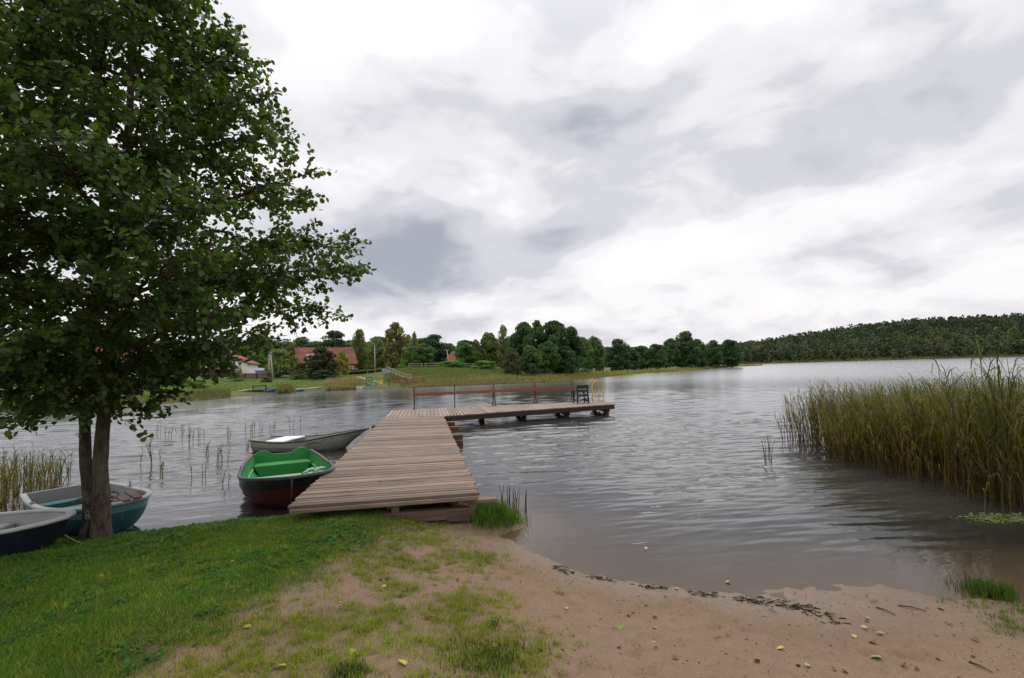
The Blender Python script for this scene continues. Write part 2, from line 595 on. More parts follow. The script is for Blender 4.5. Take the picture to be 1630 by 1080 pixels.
# ------------------------------------------------------------------ far land
FAR = np.array([(-900, -60), (-120, 0), (-80, 18), (-55, 30), (-41, 40), (-32.5, 48.7), (-30, 57), (-28.5, 61.8), (-22, 69), (-14.6, 71.4), (-5, 74.5), (3.2, 78.6), (11, 90), (18.3, 104), (26, 120), (35, 134),
                (44, 143), (56, 160), (75, 195), (100, 230), (129, 262), (131, 268), (120, 282), (95, 320), (85, 380), (130, 425), (196, 434), (311, 436), (414, 422), (520, 400), (700, 380), (900, 300)], dtype=float)
FAR_POLY = np.vstack([FAR, [(1900, 300), (1900, 1900), (-1900, 1900), (-1900, -60)]])


def far_sd(x, y):
    d = seg_dist(x, y, FAR)
    return np.where(in_poly(x, y, FAR_POLY), d, -d)


def far_h(x, y):
    x, y = np.asarray(x, float), np.asarray(y, float)
    s = far_sd(x, y)
    sp = np.maximum(s, 0)
    base = .38 * (1 - np.exp(-sp / 1.2)) + .034 * np.minimum(sp, 60) + .01 * np.clip(sp - 60, 0, 200)
    # flat wooded point
    pt = smooth(5, 30, x) * smooth(420, 330, y)
    base = base * (1 - .65 * pt)
    hill = 25 * smooth(190, 470, x) * smooth(5, 140, sp) * smooth(380, 430, y + sp) + 2.0 * smooth(150, 200, x) * smooth(0, 50, sp)
    base = base + 1.0 * smooth(8, 34, sp) * smooth(-34, -22, x) * smooth(12, 2, x) * smooth(140, 120, y)
    h = base + hill + .25 * fbm(x * .08, y * .08, 51, 3) * smooth(0, 20, sp)
    return np.where(s < 0, np.maximum(.12 * s, -2.6), h)


def fz(x, y):
    return float(far_h(np.array([x]), np.array([y]))[0])


def on_far(px, py, it=40):
    """photo pixel -> point on the far bank"""
    z = .6
    for _ in range(it):
        d = ray(px, py)
        if d.z > -1e-4:
            break
        p = on(px, py, z)
        z = .75 * z + .25 * max(fz(p.x, p.y), 0.0)
    return on(px, py, z)


th = np.concatenate([np.linspace(-math.pi, -1.1, 40), np.linspace(-1.08, 1.0, 560), np.linspace(1.03, math.pi, 40)])
rr = np.geomspace(14, 1850, 300)
T, Rr = np.meshgrid(th, rr)
FX, FY = Rr * np.sin(T), Rr * np.cos(T)
FZ = far_h(FX, FY)
ny, nx = FX.shape
idx = np.arange(nx * ny).reshape(ny, nx)
Fq = np.stack([idx[:-1, :-1], idx[:-1, 1:], idx[1:, 1:], idx[1:, :-1]], -1).reshape(-1, 4)
fsd = far_sd(FX, FY)
tme = big_mesh('terrain', np.stack([FX, FY, FZ], -1).reshape(-1, 3), [Fq], smooth_=True, attrs={'shore': fsd})
m_terrain, N = new_mat('terrain')
o = N.n('ShaderNodeTexCoord').outputs['Object']
n_a = N.noise(o, .22, 6, .6).outputs[0]
n_b = N.noise(o, 2.2, 5, .65).outputs[0]
shore = N.n('ShaderNodeAttribute', attribute_name='shore').outputs['Fac']
c = N.mix(N.rng(n_a, .35, .65), (.075, .115, .034), (.125, .14, .055))
c = N.mix(N.rng(n_b, .4, .75, 0, .6), c, (.17, .16, .07))
c = N.mix(N.rng(shore, -.2, 1.2, 1, 0), c, (.10, .085, .06))
out(N, N.n('ShaderNodeBsdfPrincipled', ins={'Base Color': c, 'Roughness': .95, 'Specular IOR Level': .1}).outputs[0])
tag(link('terrain', tme, None, m_terrain), 'grassy far bank, lake bed and low hills', 'terrain', kind='structure')

# ------------------------------------------------------------------ water
th = np.concatenate([np.linspace(-math.pi, -.98, 40)[:-1], np.linspace(-.98, .92, 860), np.linspace(.92, math.pi, 40)[1:]])
rr = [1.5]
while rr[-1] < 1800:
    r = rr[-1]
    rr.append(r + (max(.032, .0036 * r) if r < 30 else min(.0036 * r * (r / 30) ** 1.2, .06 * r)))
rr = np.array(rr)
T, Rr = np.meshgrid(th, rr)
WX, WY = Rr * np.sin(T), Rr * np.cos(T)
dep = np.where(Rr < 13.4, -near_h(WX, WY, False), 2.0)
wr_ = np.random.default_rng(5)
step = np.gradient(rr)[:, None]
WZ = np.zeros_like(WX)
gust = .75 + .45 * fbm(WX * .06, WY * .11, 71, 3)
lone = 1.0 + .35 * fbm(WX * .35, WY * .6, 73, 2)
for i in range(56):
    lam = .13 * (1.5 / .13) ** wr_.random()
    ang = R_(102) + wr_.normal(0, .24)
    k = 2 * math.pi / lam
    amp = .023 * (lam / .8) ** -.15 * lam / (2 * math.pi)
    vis = smooth(2.2, 4.5, lam / step)           # only what the mesh can carry
    shallow = smooth(.0, .10 + .22 * lam, dep)
    WZ += amp * vis * shallow * np.sin(k * (math.cos(ang) * WX + math.sin(ang) * WY) + wr_.uniform(0, 6.28) + 1.0 * vnoise(WX * .3 / lam, WY * .45 / lam, 90 + i))
lee = smooth(-3.0, -5.5, WX) * smooth(13, 8.5, WY)      # sheltered by the moored boats
WZ *= gust * lone * (1 - .72 * lee) * np.where(Rr < 13.4, .34 + .66 * smooth(.05, .8, dep), 1)
ny, nx = WX.shape
idx = np.arange(nx * ny).reshape(ny, nx)
Fq = np.stack([idx[:-1, :-1], idx[:-1, 1:], idx[1:, 1:], idx[1:, :-1]], -1).reshape(-1, 4)
wme = big_mesh('water', np.stack([WX, WY, WZ], -1).reshape(-1, 3), [Fq], smooth_=True, attrs={'depth': dep, 'far': smooth(18, 90, Rr)})
m_water, N = new_mat('water')
o = N.n('ShaderNodeTexCoord').outputs['Object']
depth = N.n('ShaderNodeAttribute', attribute_name='depth').outputs['Fac']
farf = N.n('ShaderNodeAttribute', attribute_name='far').outputs['Fac']
rot = N.n('ShaderNodeMapping', ins={'Vector': o, 'Rotation': (0, 0, R_(-12))}).outputs[0]
w1 = N.noise(N.vmath('MULTIPLY', rot, (.5, 1.3, 1)).outputs[0], 1.3, 3, .6, .3).outputs[0]
w2 = N.noise(N.vmath('MULTIPLY', rot, (.6, 1.5, 1)).outputs[0], 9.0, 2, .5, .2).outputs[0]
gust = N.rng(N.noise(N.vmath('MULTIPLY', rot, (.03, .06, 1)).outputs[0], 1.0, 4, .55).outputs[0], .32, .68, .5, 1.3)
calm = N.rng(depth, .03, .5, .15, 1.0)
hgt = N.math('ADD', N.math('MULTIPLY', w1, N.math('MULTIPLY', farf, .065)), N.math('MULTIPLY', w2, N.math('MULTIPLY', calm, .005)))
hgt = N.math('MULTIPLY', hgt, gust)
bmp = N.n('ShaderNodeBump', ins={'Strength': 1.0, 'Distance': 1.0, 'Height': hgt}).outputs[0]
bmpf = N.n('ShaderNodeBump', ins={'Strength': .38, 'Distance': 1.0, 'Height': hgt}).outputs[0]
fr = N.n('ShaderNodeFresnel', ins={'IOR': 1.333, 'Normal': bmpf}).outputs[0]
fr = N.math('MULTIPLY', fr, N.rng(farf, 0, 1, 1.0, .98))
gl = N.n('ShaderNodeBsdfGlossy', ins={'Color': (.96, .97, 1.0, 1), 'Roughness': N.rng(farf, 0, 1, .05, .16), 'Normal': bmp}).outputs[0]
deepc = N.n('ShaderNodeBsdfDiffuse', ins={'Color': (.046, .045, .038, 1)}).outputs[0]
tr = N.n('ShaderNodeBsdfTransparent', ins={'Color': (.90, .89, .85, 1)}).outputs[0]
body = N.n('ShaderNodeMixShader', ins={0: N.rng(N.math('POWER', N.math('MAXIMUM', depth, 0.0), .8), .0, .62, .0, 1.0), 1: tr, 2: deepc}).outputs[0]
out(N, N.n('ShaderNodeMixShader', ins={0: fr, 1: body, 2: gl}).outputs[0])
tag(link('water', wme, None, m_water), 'rippled grey lake water', 'water', kind='structure')

# ------------------------------------------------------------------ jetty
m_deck = wood_mat('weathered deck boards', (.325, .255, .205), (.105, .070, .050), ang=R_(10.5), grain=(1.3, 26, 26))
m_deck2 = wood_mat('weathered outer boards', (.35, .285, .235), (.15, .11, .085), ang=R_(95), grain=(1.3, 26, 26))
m_beam = wood_mat('old beam wood', (.20, .14, .09), (.07, .045, .03), ang=R_(10.5), grain=(1.5, 18, 18), rough=.85)
m_redbeam = wood_mat('reddish beam wood', (.17, .075, .05), (.06, .03, .022), ang=R_(10), grain=(1.5, 14, 14), rough=.8)
m_darkbeam = wood_mat('dark wet beam', (.055, .035, .028), (.02, .014, .012), ang=R_(25), grain=(1.2, 12, 12), rough=.8)
m_rust = mat('rusty red metal', (.12, .04, .03), rough=.7, var=.35, scale=9, dirt=(.04, .02, .015), dscale=5)
m_redpaint = mat('faded red paint', (.24, .075, .055), rough=.65, var=.25, scale=7, dirt=(.11, .055, .045), dscale=3, bump=.15)
m_yellow = mat('yellow paint', (.70, .46, .07), rough=.45, var=.12, scale=8, dirt=(.3, .2, .06), dscale=9, damt=.4)
DZ = .5
dNL, dNR = on(459, 806, DZ), on(763, 784, DZ)
dFL, dFR = on(612, 665, DZ), on(706, 662.5, DZ)
dEF, dEB, dBL = on(981, 643.2, DZ), on(959, 638.4, DZ), on(623, 653.4, DZ)
jetty = empty('jetty', (0, 0, 0), 0, 'long weathered wooden jetty bent in an L, running from the bank into the lake', 'jetty')
mb = MB()
nb = 108
for i in range(nb):
    t0, t1 = i / nb, (i + 1) / nb
    gap = .007 + random.random() * .008
    L0, L1 = dNL.lerp(dFL, t0), dNL.lerp(dFL, t1)
    R0, R1 = dNR.lerp(dFR, t0), dNR.lerp(dFR, t1)
    ax = (R0 - L0).normalized()
    fw = (L1 - L0).normalized()
    jl, jr = random.uniform(-.02, .02), random.uniform(-.02, .02)
    dz = random.uniform(-.004, .004) + .006 * math.sin(i * .23)
    tl = random.uniform(-.003, .003)
    g_ = random.uniform(.66, 1.22)
    if random.random() < .14:
        g_ *= .72
    red = random.random()
    tint = (g_ * (1 + .06 * red), g_, g_ * (1 - .05 * red))
    p = [L0 + ax * jl + fw * gap, R0 + ax * jr + fw * gap, R1 + ax * jr - fw * gap, L1 + ax * jl - fw * gap]
    zt = [dz - tl, dz + tl, dz + tl, dz - tl]
    V = [(q.x, q.y, DZ + z - .045) for q, z in zip(p, zt)] + [(q.x, q.y, DZ + z) for q, z in zip(p, zt)]
    mb.add(V, [(0, 3, 2, 1), (4, 5, 6, 7), (0, 1, 5, 4), (1, 2, 6, 5), (2, 3, 7, 6), (3, 0, 4, 7)], tint)
deck = mb.build('deck', m_deck, jetty, bevel=.005)
# board ends and a fascia below the landward edge
mb = MB()
mb.beam(dNL + Vector((.02, -.012, -.075)), dNR + Vector((-.02, -.012, -.075)), .04, .055, .9)
mb.build('edge_board', m_deck, jetty, bevel=.004)
# outer arm: boards run front to back
mb = MB()
ftot = [(dFL, dFR, 14), (dFR, dEF, 58)]
backs = []
cols_ = []
for a, b_, n in ftot:
    for i in range(n):
        cols_.append((a.lerp(b_, i / n), a.lerp(b_, (i + 1) / n)))
nbk = len(cols_)
fr_len = [(c1 - c0).length for c0, c1 in cols_]
cum = np.concatenate([[0], np.cumsum(fr_len)]) / sum(fr_len)
for i, (f0, f1) in enumerate(cols_):
    b0, b1 = dBL.lerp(dEB, cum[i]), dBL.lerp(dEB, cum[i + 1])
    sdv_ = (f1 - f0).normalized()
    fw = (b0 - f0).normalized()
    gap = .008 + random.random() * .006
    j = random.uniform(-.03, .03)
    jb = random.uniform(-.03, .03)
    g_ = random.uniform(.8, 1.12)
    dz = random.uniform(-.005, .005) - .0
    P = [f0 + sdv_ * gap + fw * (j + .012), f1 - sdv_ * gap + fw * (j + .012), b1 - sdv_ * gap + fw * jb, b0 + sdv_ * gap + fw * jb]
    V = [(q.x, q.y, DZ + dz - .04) for q in P] + [(q.x, q.y, DZ + dz) for q in P]
    mb.add(V, [(0, 3, 2, 1), (4, 5, 6, 7), (0, 1, 5, 4), (1, 2, 6, 5), (2, 3, 7, 6), (3, 0, 4, 7)], (g_ * 1.02, g_, g_ * .97))
mb.build('deck', m_deck2, jetty, bevel=.004)
# joists below the arm
u_arm = (dEF - dFR).normalized()
v_arm = (dEB - dEF).normalized()
for k, (off_, ex) in enumerate(((.05, -.12), (1.1, -.3), (2.1, -.3))):
    mb = MB()
    a = dFR + v_arm * off_ + u_arm * .05
    b_ = dEF + v_arm * off_ + u_arm * ex
    mb.beam(Vector((a.x, a.y, DZ - .14)), Vector((b_.x, b_.y, DZ - .14)), .10, .18)
    mb.build('joist', m_darkbeam, jetty, bevel=.006)
# pile bents below the arm: cross beam with a post at each end
for px, py, wide in ((768, 671, .0), (834, 668, .1), (902, 664.5, .25), (965, 659.5, .35)):
    q = on(px, py, 0)
    mb = MB()
    fa = Vector((q.x, q.y, .20)) - v_arm * .12
    mb.beam(fa, fa + v_arm * 2.5, .20 + wide * .3, .16, random.uniform(.8, 1.1))
    mb.build('cross_beam', m_redbeam, jetty, bevel=.01)
    for d_ in (.12, 2.2):
        mb = MB()
        c_ = fa + v_arm * d_
        mb.tube([(c_.x, c_.y, -1.4), (c_.x, c_.y, .118)], [.10 + wide * .1, .095 + wide * .1], 10)
        mb.build('pile', m_redbeam, jetty, True)
# crosswise beams poking out from under the landward run
side = (dNR - dNL).normalized()
rdir = (dFR - dNR).normalized()
for px, py, zz_, lng in ((724, 675, .34, .34), (730.5, 682.5, .25, .42), (736.5, 696, .24, .48), (737, 705.5, .06, .48)):
    q = on(px, py, zz_)
    mb = MB()
    mb.beam(q - side * 2.9, q, .16, .15, random.uniform(.85, 1.15))
    mb.build('cross_beam', m_redbeam, jetty, bevel=.012)
for t in (.12, .32, .53, .74, .93):
    for e in (.14, .86):
        c_ = dNL.lerp(dFL, t).lerp(dNR.lerp(dFR, t), e)
        mb = MB()
        mb.tube([(c_.x, c_.y, -1.2), (c_.x, c_.y, .20)], .10, 10)
        mb.build('pile', m_darkbeam, jetty, True)
for e in (.06, .5, .94):
    mb = MB()
    a, b_ = dNL.lerp(dNR, e), dFL.lerp(dFR, e)
    mb.beam(Vector((a.x, a.y + .18, DZ - .125)), Vector((b_.x, b_.y, DZ - .125)), .10, .15)
    mb.build('joist', m_beam, jetty, bevel=.006)
# footing where the jetty meets the bank: sill log, two short posts, one plank poking out
fA, fB = dNL.lerp(dNR, .15), dNL.lerp(dNR, .97)
mb = MB()
mb.beam(Vector((fA.x, fA.y + .14, .21)), Vector((fB.x, fB.y + .10, .20)), .16, .15, .8)
mb.build('sill_beam', m_beam, jetty, bevel=.012)
for e in (.53, .955):
    c_ = dNL.lerp(dNR, e)
    mb = MB()
    mb.box((c_.x, c_.y + .14, .335), (.11, .10, .20), Matrix.Rotation(R_(10.5), 3, 'Z'), 1.1)
    mb.build('post', m_beam, jetty, bevel=.006)
c_ = dNR + Vector((.08, .20, -.16))
mb = MB()
mb.beam(c_ - side * .42, c_ + side * .16, .16, .05, 1.6)
mb.build('plank', m_beam, jetty, bevel=.006)
mb = MB()
c_ = dNL.lerp(dNR, .86)
mb.beam(Vector((c_.x - .12, c_.y + .06, .15)), Vector((c_.x + .26, c_.y + .11, .15)), .12, .10, 2.2)
mb.build('step_block', m_darkbeam, jetty, bevel=.012)

# railing along the back edge of the arm
RAIL = [(659.5, 653.2), (724, 649.4), (786.5, 646.2), (852, 642.9), (911, 639.8)]
rp = [on(x, y, DZ) for x, y in RAIL]
railing = MB()
railing.tube([p + Vector((0, 0, 1.045)) for p in [rp[0] - u_arm * .16] + rp + [rp[-1] + u_arm * .14]], .017, 6)
ro = railing.build('top_rail', m_rust, jetty, True)
mb = MB()
for a, b_ in zip(rp[:-1], rp[1:]):
    mb.beam(a + Vector((0, -.04, .70)), b_ + Vector((0, -.04, .70)), .03, .135, random.uniform(.9, 1.1))
mb.build('rail_board', m_redpaint, jetty, bevel=.004)
for i, p in enumerate(rp):
    mb = MB()
    if i < 2:
        mb.beam(p + Vector((0, 0, -.1)), p + Vector((0, 0, 1.03)), .05, .05)
    else:
        mb.beam(p - u_arm * .075 + Vector((0, 0, .0)), p + Vector((0, 0, .62)) - u_arm * .018, .035, .05)
        mb.beam(p + u_arm * .075 + Vector((0, 0, .0)), p + Vector((0, 0, .62)) + u_arm * .018, .035, .05)
        mb.beam(p + Vector((0, 0, .55)), p + Vector((0, 0, 1.03)), .06, .05)
        mb.beam(p - u_arm * .12 + Vector((0, 0, .012)), p + u_arm * .12 + Vector((0, 0, .012)), .10, .02)
    mb.build('rail_post', m_rust, jetty, bevel=.004)
# bathing ladder: two yellow hoops over the end of the arm
ladder = empty('ladder', (0, 0, 0))
ladder.parent = jetty
end0 = on(962, 639.0, DZ)
for k in (0, 1):
    mb = MB()
    base = end0 - u_arm * .04 + v_arm * (-.05 - .42 * (1 - k)) * 0 + v_arm * (.0 if k == 0 else .55) - u_arm * (0 if k == 0 else .10)
    pts = [base + Vector((0, 0, -1.0)), base + Vector((0, 0, .2)), base + Vector((0, 0, .62))]
    for a in np.linspace(0, math.pi, 12):
        pts.append(base - u_arm * (.34 - .34 * math.cos(a)) + Vector((0, 0, .70 + .36 * math.sin(a))))
    pts += [base - u_arm * .68 + Vector((0, 0, .55)), base - u_arm * .68 + Vector((0, 0, .01))]
    mb.tube(pts, .022, 8)
    mb.build('handrail', m_yellow, ladder, True)
for z in (.30, .02, -.26):
    mb = MB()
    a = end0 - u_arm * .04 + Vector((0, 0, z))
    mb.tube([a, a + v_arm * .55 - u_arm * .10], .018, 6)
    mb.build('rung', m_yellow, ladder, True)

# dark wooden armchair standing by the ladder, back to the shore
m_chair = wood_mat('dark stained wood', (.040, .027, .022), (.014, .010, .009), grain=(8, 8, 30), rough=.6)
cp = on(925, 642.0, DZ)
chair = empty('armchair', (cp.x, cp.y, DZ), R_(14), 'dark brown wooden armchair on the jetty end, between railing and yellow ladder', 'chair')
for sx_, sy in ((-1, -1), (1, -1), (-1, 1), (1, 1)):
    mb = MB()
    mb.beam((sx_ * .29, sy * .27, 0), (sx_ * .25, sy * .23, .62 if sy > 0 else .80), .06, .06, 1.0)
    mb.build('leg', m_chair, chair, bevel=.004)
mb = MB()
for i in range(4):
    mb.box((0, -.19 + i * .13, .42), (.56, .115, .03))
mb.build('seat', m_chair, chair, bevel=.004)
for z, h in ((.80, .16), (.60, .10)):
    mb = MB()
    mb.box((0, -.285, z), (.62 if z > .7 else .50, .035, h))
    mb.build('back_board', m_chair, chair, bevel=.004)
for s in (-1, 1):
    mb = MB()
    mb.beam((s * .29, -.28, .635), (s * .30, .33, .635), .10, .03)
    mb.build('armrest', m_chair, chair, bevel=.004)
    mb = MB()
    mb.beam((s * .275, -.25, .14), (s * .275, .25, .14), .03, .05)
    mb.build('stretcher', m_chair, chair)
mb = MB()
mb.beam((-.26, -.262, .08), (.26, -.262, .26), .025, .04)
mb.beam((.26, -.29, .08), (-.26, -.29, .26), .025, .04)
mb.build('cross_brace', m_chair, chair)
mb = MB()
mb.box((0, -.26, .36), (.5, .03, .07))
mb.build('seat_rail', m_chair, chair)

# scrap of paper under the landward edge
m_paper = mat('white paper', (.62, .62, .64), rough=.7, var=.1)
pp = on(531, 806, .26)
mb = MB()
q = []
for i in range(5):
    for j in range(4):
        q.append((i * .035 - .07 + random.uniform(-.01, .01), random.uniform(-.018, .018), j * .045 + random.uniform(-.008, .008)))
mb.add(q, [(i * 4 + j, (i + 1) * 4 + j, (i + 1) * 4 + j + 1, i * 4 + j + 1) for i in range(4) for j in range(3)])
po = mb.build('paper_scrap', m_paper)
po.location = (pp.x, pp.y - .06, .235)
po.rotation_euler = (R_(-25), R_(35), R_(20))
tag(po, 'crumpled white scrap of paper tucked under the near edge of the jetty', 'litter')


# ------------------------------------------------------------------ boats
def curve(K, t):
    """smooth interpolation of control points [(t, v), ...]"""
    K = np.array(K, float)
    x = np.asarray(t, float)
    from_ = np.interp(x, K[:, 0], K[:, 1])
    # catmull-like smoothing by small box average
    acc = 0
    for d in (-.06, -.03, 0, .03, .06):
        acc = acc + np.interp(np.clip(x + d, K[0, 0], K[-1, 0]), K[:, 0], K[:, 1])
    return np.where((x > .07) & (x < .90), acc / 5, from_)


class Boat:
    def __init__(s, L, beam, sheer, keel, e=.62, rake=.3, laps=0, lapd=.012, nt=34, nu=15):
        s.L, s.beam, s.sheer, s.keel, s.e, s.rake, s.laps, s.lapd = L, beam, sheer, keel, e, rake, laps, lapd
        s.nt, s.nu = nt, nu

    def pt(s, t, u, sd_=1, inset=0.0, lap=True):
        b, zs, zk = float(curve(s.beam, t)), float(curve(s.sheer, t)), float(curve(s.keel, t))
        a = u * math.pi / 2
        y = b * math.sin(a) ** s.e
        z = zk + (zs - zk) * (1 - math.cos(a) ** 1.0) if u < 1 else zs
        y = max(y - inset, .0)
        if inset:
            z = max(z, zk + inset * 1.3)
        x = s.L * t - s.rake * (1 - (z - zk) / max(zs - zk, 1e-3)) * t ** 5
        return Vector((x, y * sd_, z))

    def us(s):
        if not s.laps:
            return [(i / s.nu, 0.0) for i in range(s.nu + 1)]
        r = []
        for k in range(s.laps):
            a, b = k / s.laps, (k + 1) / s.laps
            for q in (0, .34, .67, 1):
                r.append((a + (b - a) * q, s.lapd * q))
        return r

    def hull(s, split=None, tints=(1, 1)):
        """outer skin; faces above u=split get the second material"""
        mb = MB()
        U = s.us()
        ts = [i / s.nt for i in range(s.nt + 1)]
        ts = [t ** .85 for t in ts]
        for sd_ in (1, -1):
            base = len(mb.v)
            V = []
            for t in ts:
                fade = 1 - t ** 6
                for u, o_ in U:
                    p = s.pt(t, u, sd_)
                    p.y += sd_ * o_ * fade
                    V.append(p)
            n = len(U)
            F, M = [], []
            for i in range(len(ts) - 1):
                for j in range(n - 1):
                    f = (i * n + j, (i + 1) * n + j, (i + 1) * n + j + 1, i * n + j + 1)
                    F.append(f if sd_ < 0 else f[::-1])
                    M.append(1 if split is not None and (U[j][0] + U[j + 1][0]) / 2 > split else 0)
            b = len(mb.v)
            mb.v += [tuple(p) for p in V]
            mb.f += [tuple(k + b for k in f) for f in F]
            mb.t += [1.0] * len(V)
            mb.m += M
        return mb

    def inner(s, inset=.035):
        mb = MB()
        ts = [i / s.nt * .985 + .008 for i in range(s.nt + 1)]
        n = 13
        V, F = [], []
        for t in ts:
            row = [s.pt(t, 1 - j / (n - 1), 1, inset) for j in range(n)]
            row += [s.pt(t, j / (n - 1), -1, inset) for j in range(1, n)]
            V += row
        m_ = 2 * n - 1
        for i in range(len(ts) - 1):
            for j in range(m_ - 1):
                F.append((i * m_ + j, i * m_ + j + 1, (i + 1) * m_ + j + 1, (i + 1) * m_ + j))
        mb.add(V, F)
        return mb

    def gunwale(s, w=.05, h=.035, lift=.005, t1=1.0):
        mb = MB()
        ts = np.linspace(0, t1, 40) ** .85
        path = [s.pt(t, 1, 1) for t in ts] + [s.pt(t, 1, -1) for t in ts[::-1]]
        # sweep a rounded bar along the sheer line, one side to the bow and back
        V, F = [], []
        n = len(path)
        for i, p in enumerate(path):
            d = (path[min(i + 1, n - 1)] - path[max(i - 1, 0)])
            d.z = 0
            d.normalize()
            nrm = Vector((d.y, -d.x, 0))
            up = Vector((0, 0, 1))
            c = p + up * lift
            for a, b in ((-.5, -.5), (.5, -.5), (.62, 0), (.5, .5), (-.5, .5), (-.62, 0)):
                V.append(c + nrm * (a * w) + up * (b * h))
        for i in range(n - 1):
            for k in range(6):
                F.append((i * 6 + k, i * 6 + (k + 1) % 6, (i + 1) * 6 + (k + 1) % 6, (i + 1) * 6 + k))
        F.append(tuple(range(6)))
        F.append(tuple((n - 1) * 6 + k for k in range(6))[::-1])
        mb.add(V, F)
        return mb

    def transom(s, top, th=.04, split=None):
        """top(f): extra height over the sheer, f -1..1 across"""
        mb = MB()
        U = [i / 12 for i in range(13)]
        low = [s.pt(0, u, 1) for u in U[::-1]] + [s.pt(0, u, -1) for u in U[1:]]
        b, zs = float(curve(s.beam, 0)), float(curve(s.sheer, 0))
        fs = np.linspace(-1, 1, 25)
        upr = [Vector((0, f * b, zs + top(f))) for f in fs[1:-1]]
        poly = low + upr                       # port top, down round the keel to starboard top, back across
        n = len(poly)
        V = [(-.001, p.y * 1.0, p.z) for p in poly] + [(th, p.y * .995, p.z) for p in poly]
        F = [(i, (i + 1) % n, n + (i + 1) % n, n + i) for i in range(n)]
        mb.add(V, F)
        # cap both faces in vertical strips so a notched top fills correctly
        k = 26
        ys = np.linspace(-b * .999, b * .999, k)

        def lowz(y):
            yy = [p.y for p in low][::-1]
            zz = [p.z for p in low][::-1]
            return float(np.interp(y, yy, zz))
        for xx in (-.002, th + .001):
            V, F = [], []
            for y in ys:
                V += [(xx, y, lowz(y)), (xx, y, zs + top(y / b))]
            for i in range(k - 1):
                f = (i * 2, i * 2 + 2, i * 2 + 3, i * 2 + 1)
                F.append(f[::-1] if xx < 0 else f)
            mb.add(V, F)
        return mb

    def thwart(s, t, z, w, th=.04, box=False):
        """bench across the hull at height z"""
        y = s.width_at(t, z) - .03
        y2 = s.width_at(min(t + w / s.L, .99), z) - .03
        x0, x1 = s.L * t, s.L * t + w
        zb = z - th if not box else float(curve(s.keel, t)) + .06
        mb = MB()
        yb, yb2 = (y, y2) if not box else (max(s.width_at(t, zb + .05) - .03, .1), max(s.width_at(min(t + w / s.L, .99), zb + .05) - .03, .1))
        mb.add([(x0, -yb, zb), (x1, -yb2, zb), (x1, yb2, zb), (x0, yb, zb), (x0, -y, z), (x1, -y2, z), (x1, y2, z), (x0, y, z)],
               [(0, 3, 2, 1), (4, 5, 6, 7), (0, 1, 5, 4), (1, 2, 6, 5), (2, 3, 7, 6), (3, 0, 4, 7)])
        return mb

    def width_at(s, t, z):
        us_ = np.linspace(0, 1, 40)
        P = [s.pt(t, u, 1, .035) for u in us_]
        return float(np.interp(z, [p.z for p in P], [p.y for p in P]))


def recalc(o, smooth_angle=35):
    bm = bmesh.new()
    bm.from_mesh(o.data)
    bmesh.ops.remove_doubles(bm, verts=bm.verts, dist=.0006)
    bmesh.ops.recalc_face_normals(bm, faces=bm.faces)
    for f in bm.faces:
        f.smooth = True
    for e in bm.edges:
        e.smooth = not (len(e.link_faces) == 2 and e.calc_face_angle(0) > R_(smooth_angle))
    bm.to_mesh(o.data)
    bm.free()
    return o


def heading(a, b):
    d = b - a
    return math.atan2(d.y, d.x)


# --- green boat with the dark red hull
m_grn = mat('green boat paint', (.038, .27, .058), rough=.45, var=.12, scale=3, dirt=(.03, .20, .05), dscale=2.2, damt=.5)
m_grn_l = mat('pale green paint', (.24, .40, .27), rough=.5, var=.12, scale=4, dirt=(.22, .32, .20), dscale=3, damt=.5)
m_redhull = mat('dark red hull', (.085, .022, .020), rough=.4, var=.25, scale=4, dirt=(.05, .03, .025), dscale=4)
m_blk = mat('black strake', (.018, .020, .020), rough=.35, var=.3, scale=4, dirt=(.07, .07, .07), dscale=7, damt=.35)
m_grey_gun = mat('worn grey rubber', (.065, .065, .062), rough=.6, var=.25, scale=6)
bow, stern = Vector((-3.72, 8.62, 0)), Vector((-5.50, 12.22, 0))
Lg = (bow - stern).length
gb = empty('rowing_boat', (stern.x, stern.y, -.02), heading(stern, bow), 'bright green rowing boat with a dark red hull, moored against the side of the jetty', 'boat', 'rowing boats at the near shore')
B = Boat(Lg, [(0, .62), (.25, .76), (.5, .82), (.7, .82), (.82, .74), (.91, .55), (.97, .30), (1, 0)], [(0, .47), (.4, .44), (.75, .50), (1, .60)],
         [(0, -.05), (.5, -.12), (.85, -.08), (1, .05)], e=.66, rake=.28, laps=6, lapd=.024)
recalc(B.hull(split=.80).build('hull', [m_redhull, m_blk], gb))
recalc(B.inner().build('interior', m_grn, gb), 50)
recalc(B.gunwale(.055, .045).build('gunwale', m_grey_gun, gb))
hump = lambda f: .10 * math.exp(-((abs(f) - .66) / .26) ** 4) - .01
recalc(B.transom(hump, .045).build('transom', m_grn, gb))
B.thwart(.03, .30, .42, box=True).build('stern_bench', m_grn, gb, bevel=.012)
B.thwart(.66, .34, .30, box=True).build('thwart', m_grn, gb, bevel=.012)
B.thwart(.765, .50, .47).build('bow_deck', m_grn_l, gb, bevel=.012)
for sd_ in (-1, 1):
    mb = MB()
    mb.tube([B.pt(t, .72, sd_, .045) + Vector((0, 0, .0)) for t in np.linspace(.12, .8, 14)], .016, 6)
    mb.build('stringer', m_grn_l, gb, True)
mb = MB()
bx = B.pt(1, 1)
mb.tube([B.pt(1, u) + Vector((.018, 0, 0)) for u in (.12, .4, .7, 1)], .016, 6)
mb.build('stem_band', m_grey_gun, gb, True)
# worn white registration marks near the bow
m_mark = mat('worn white marks', (.40, .40, .41), rough=.7, var=.5, scale=40)
m_markdk = mat('worn black marks', (.030, .030, .032), rough=.7, var=.5, scale=40)


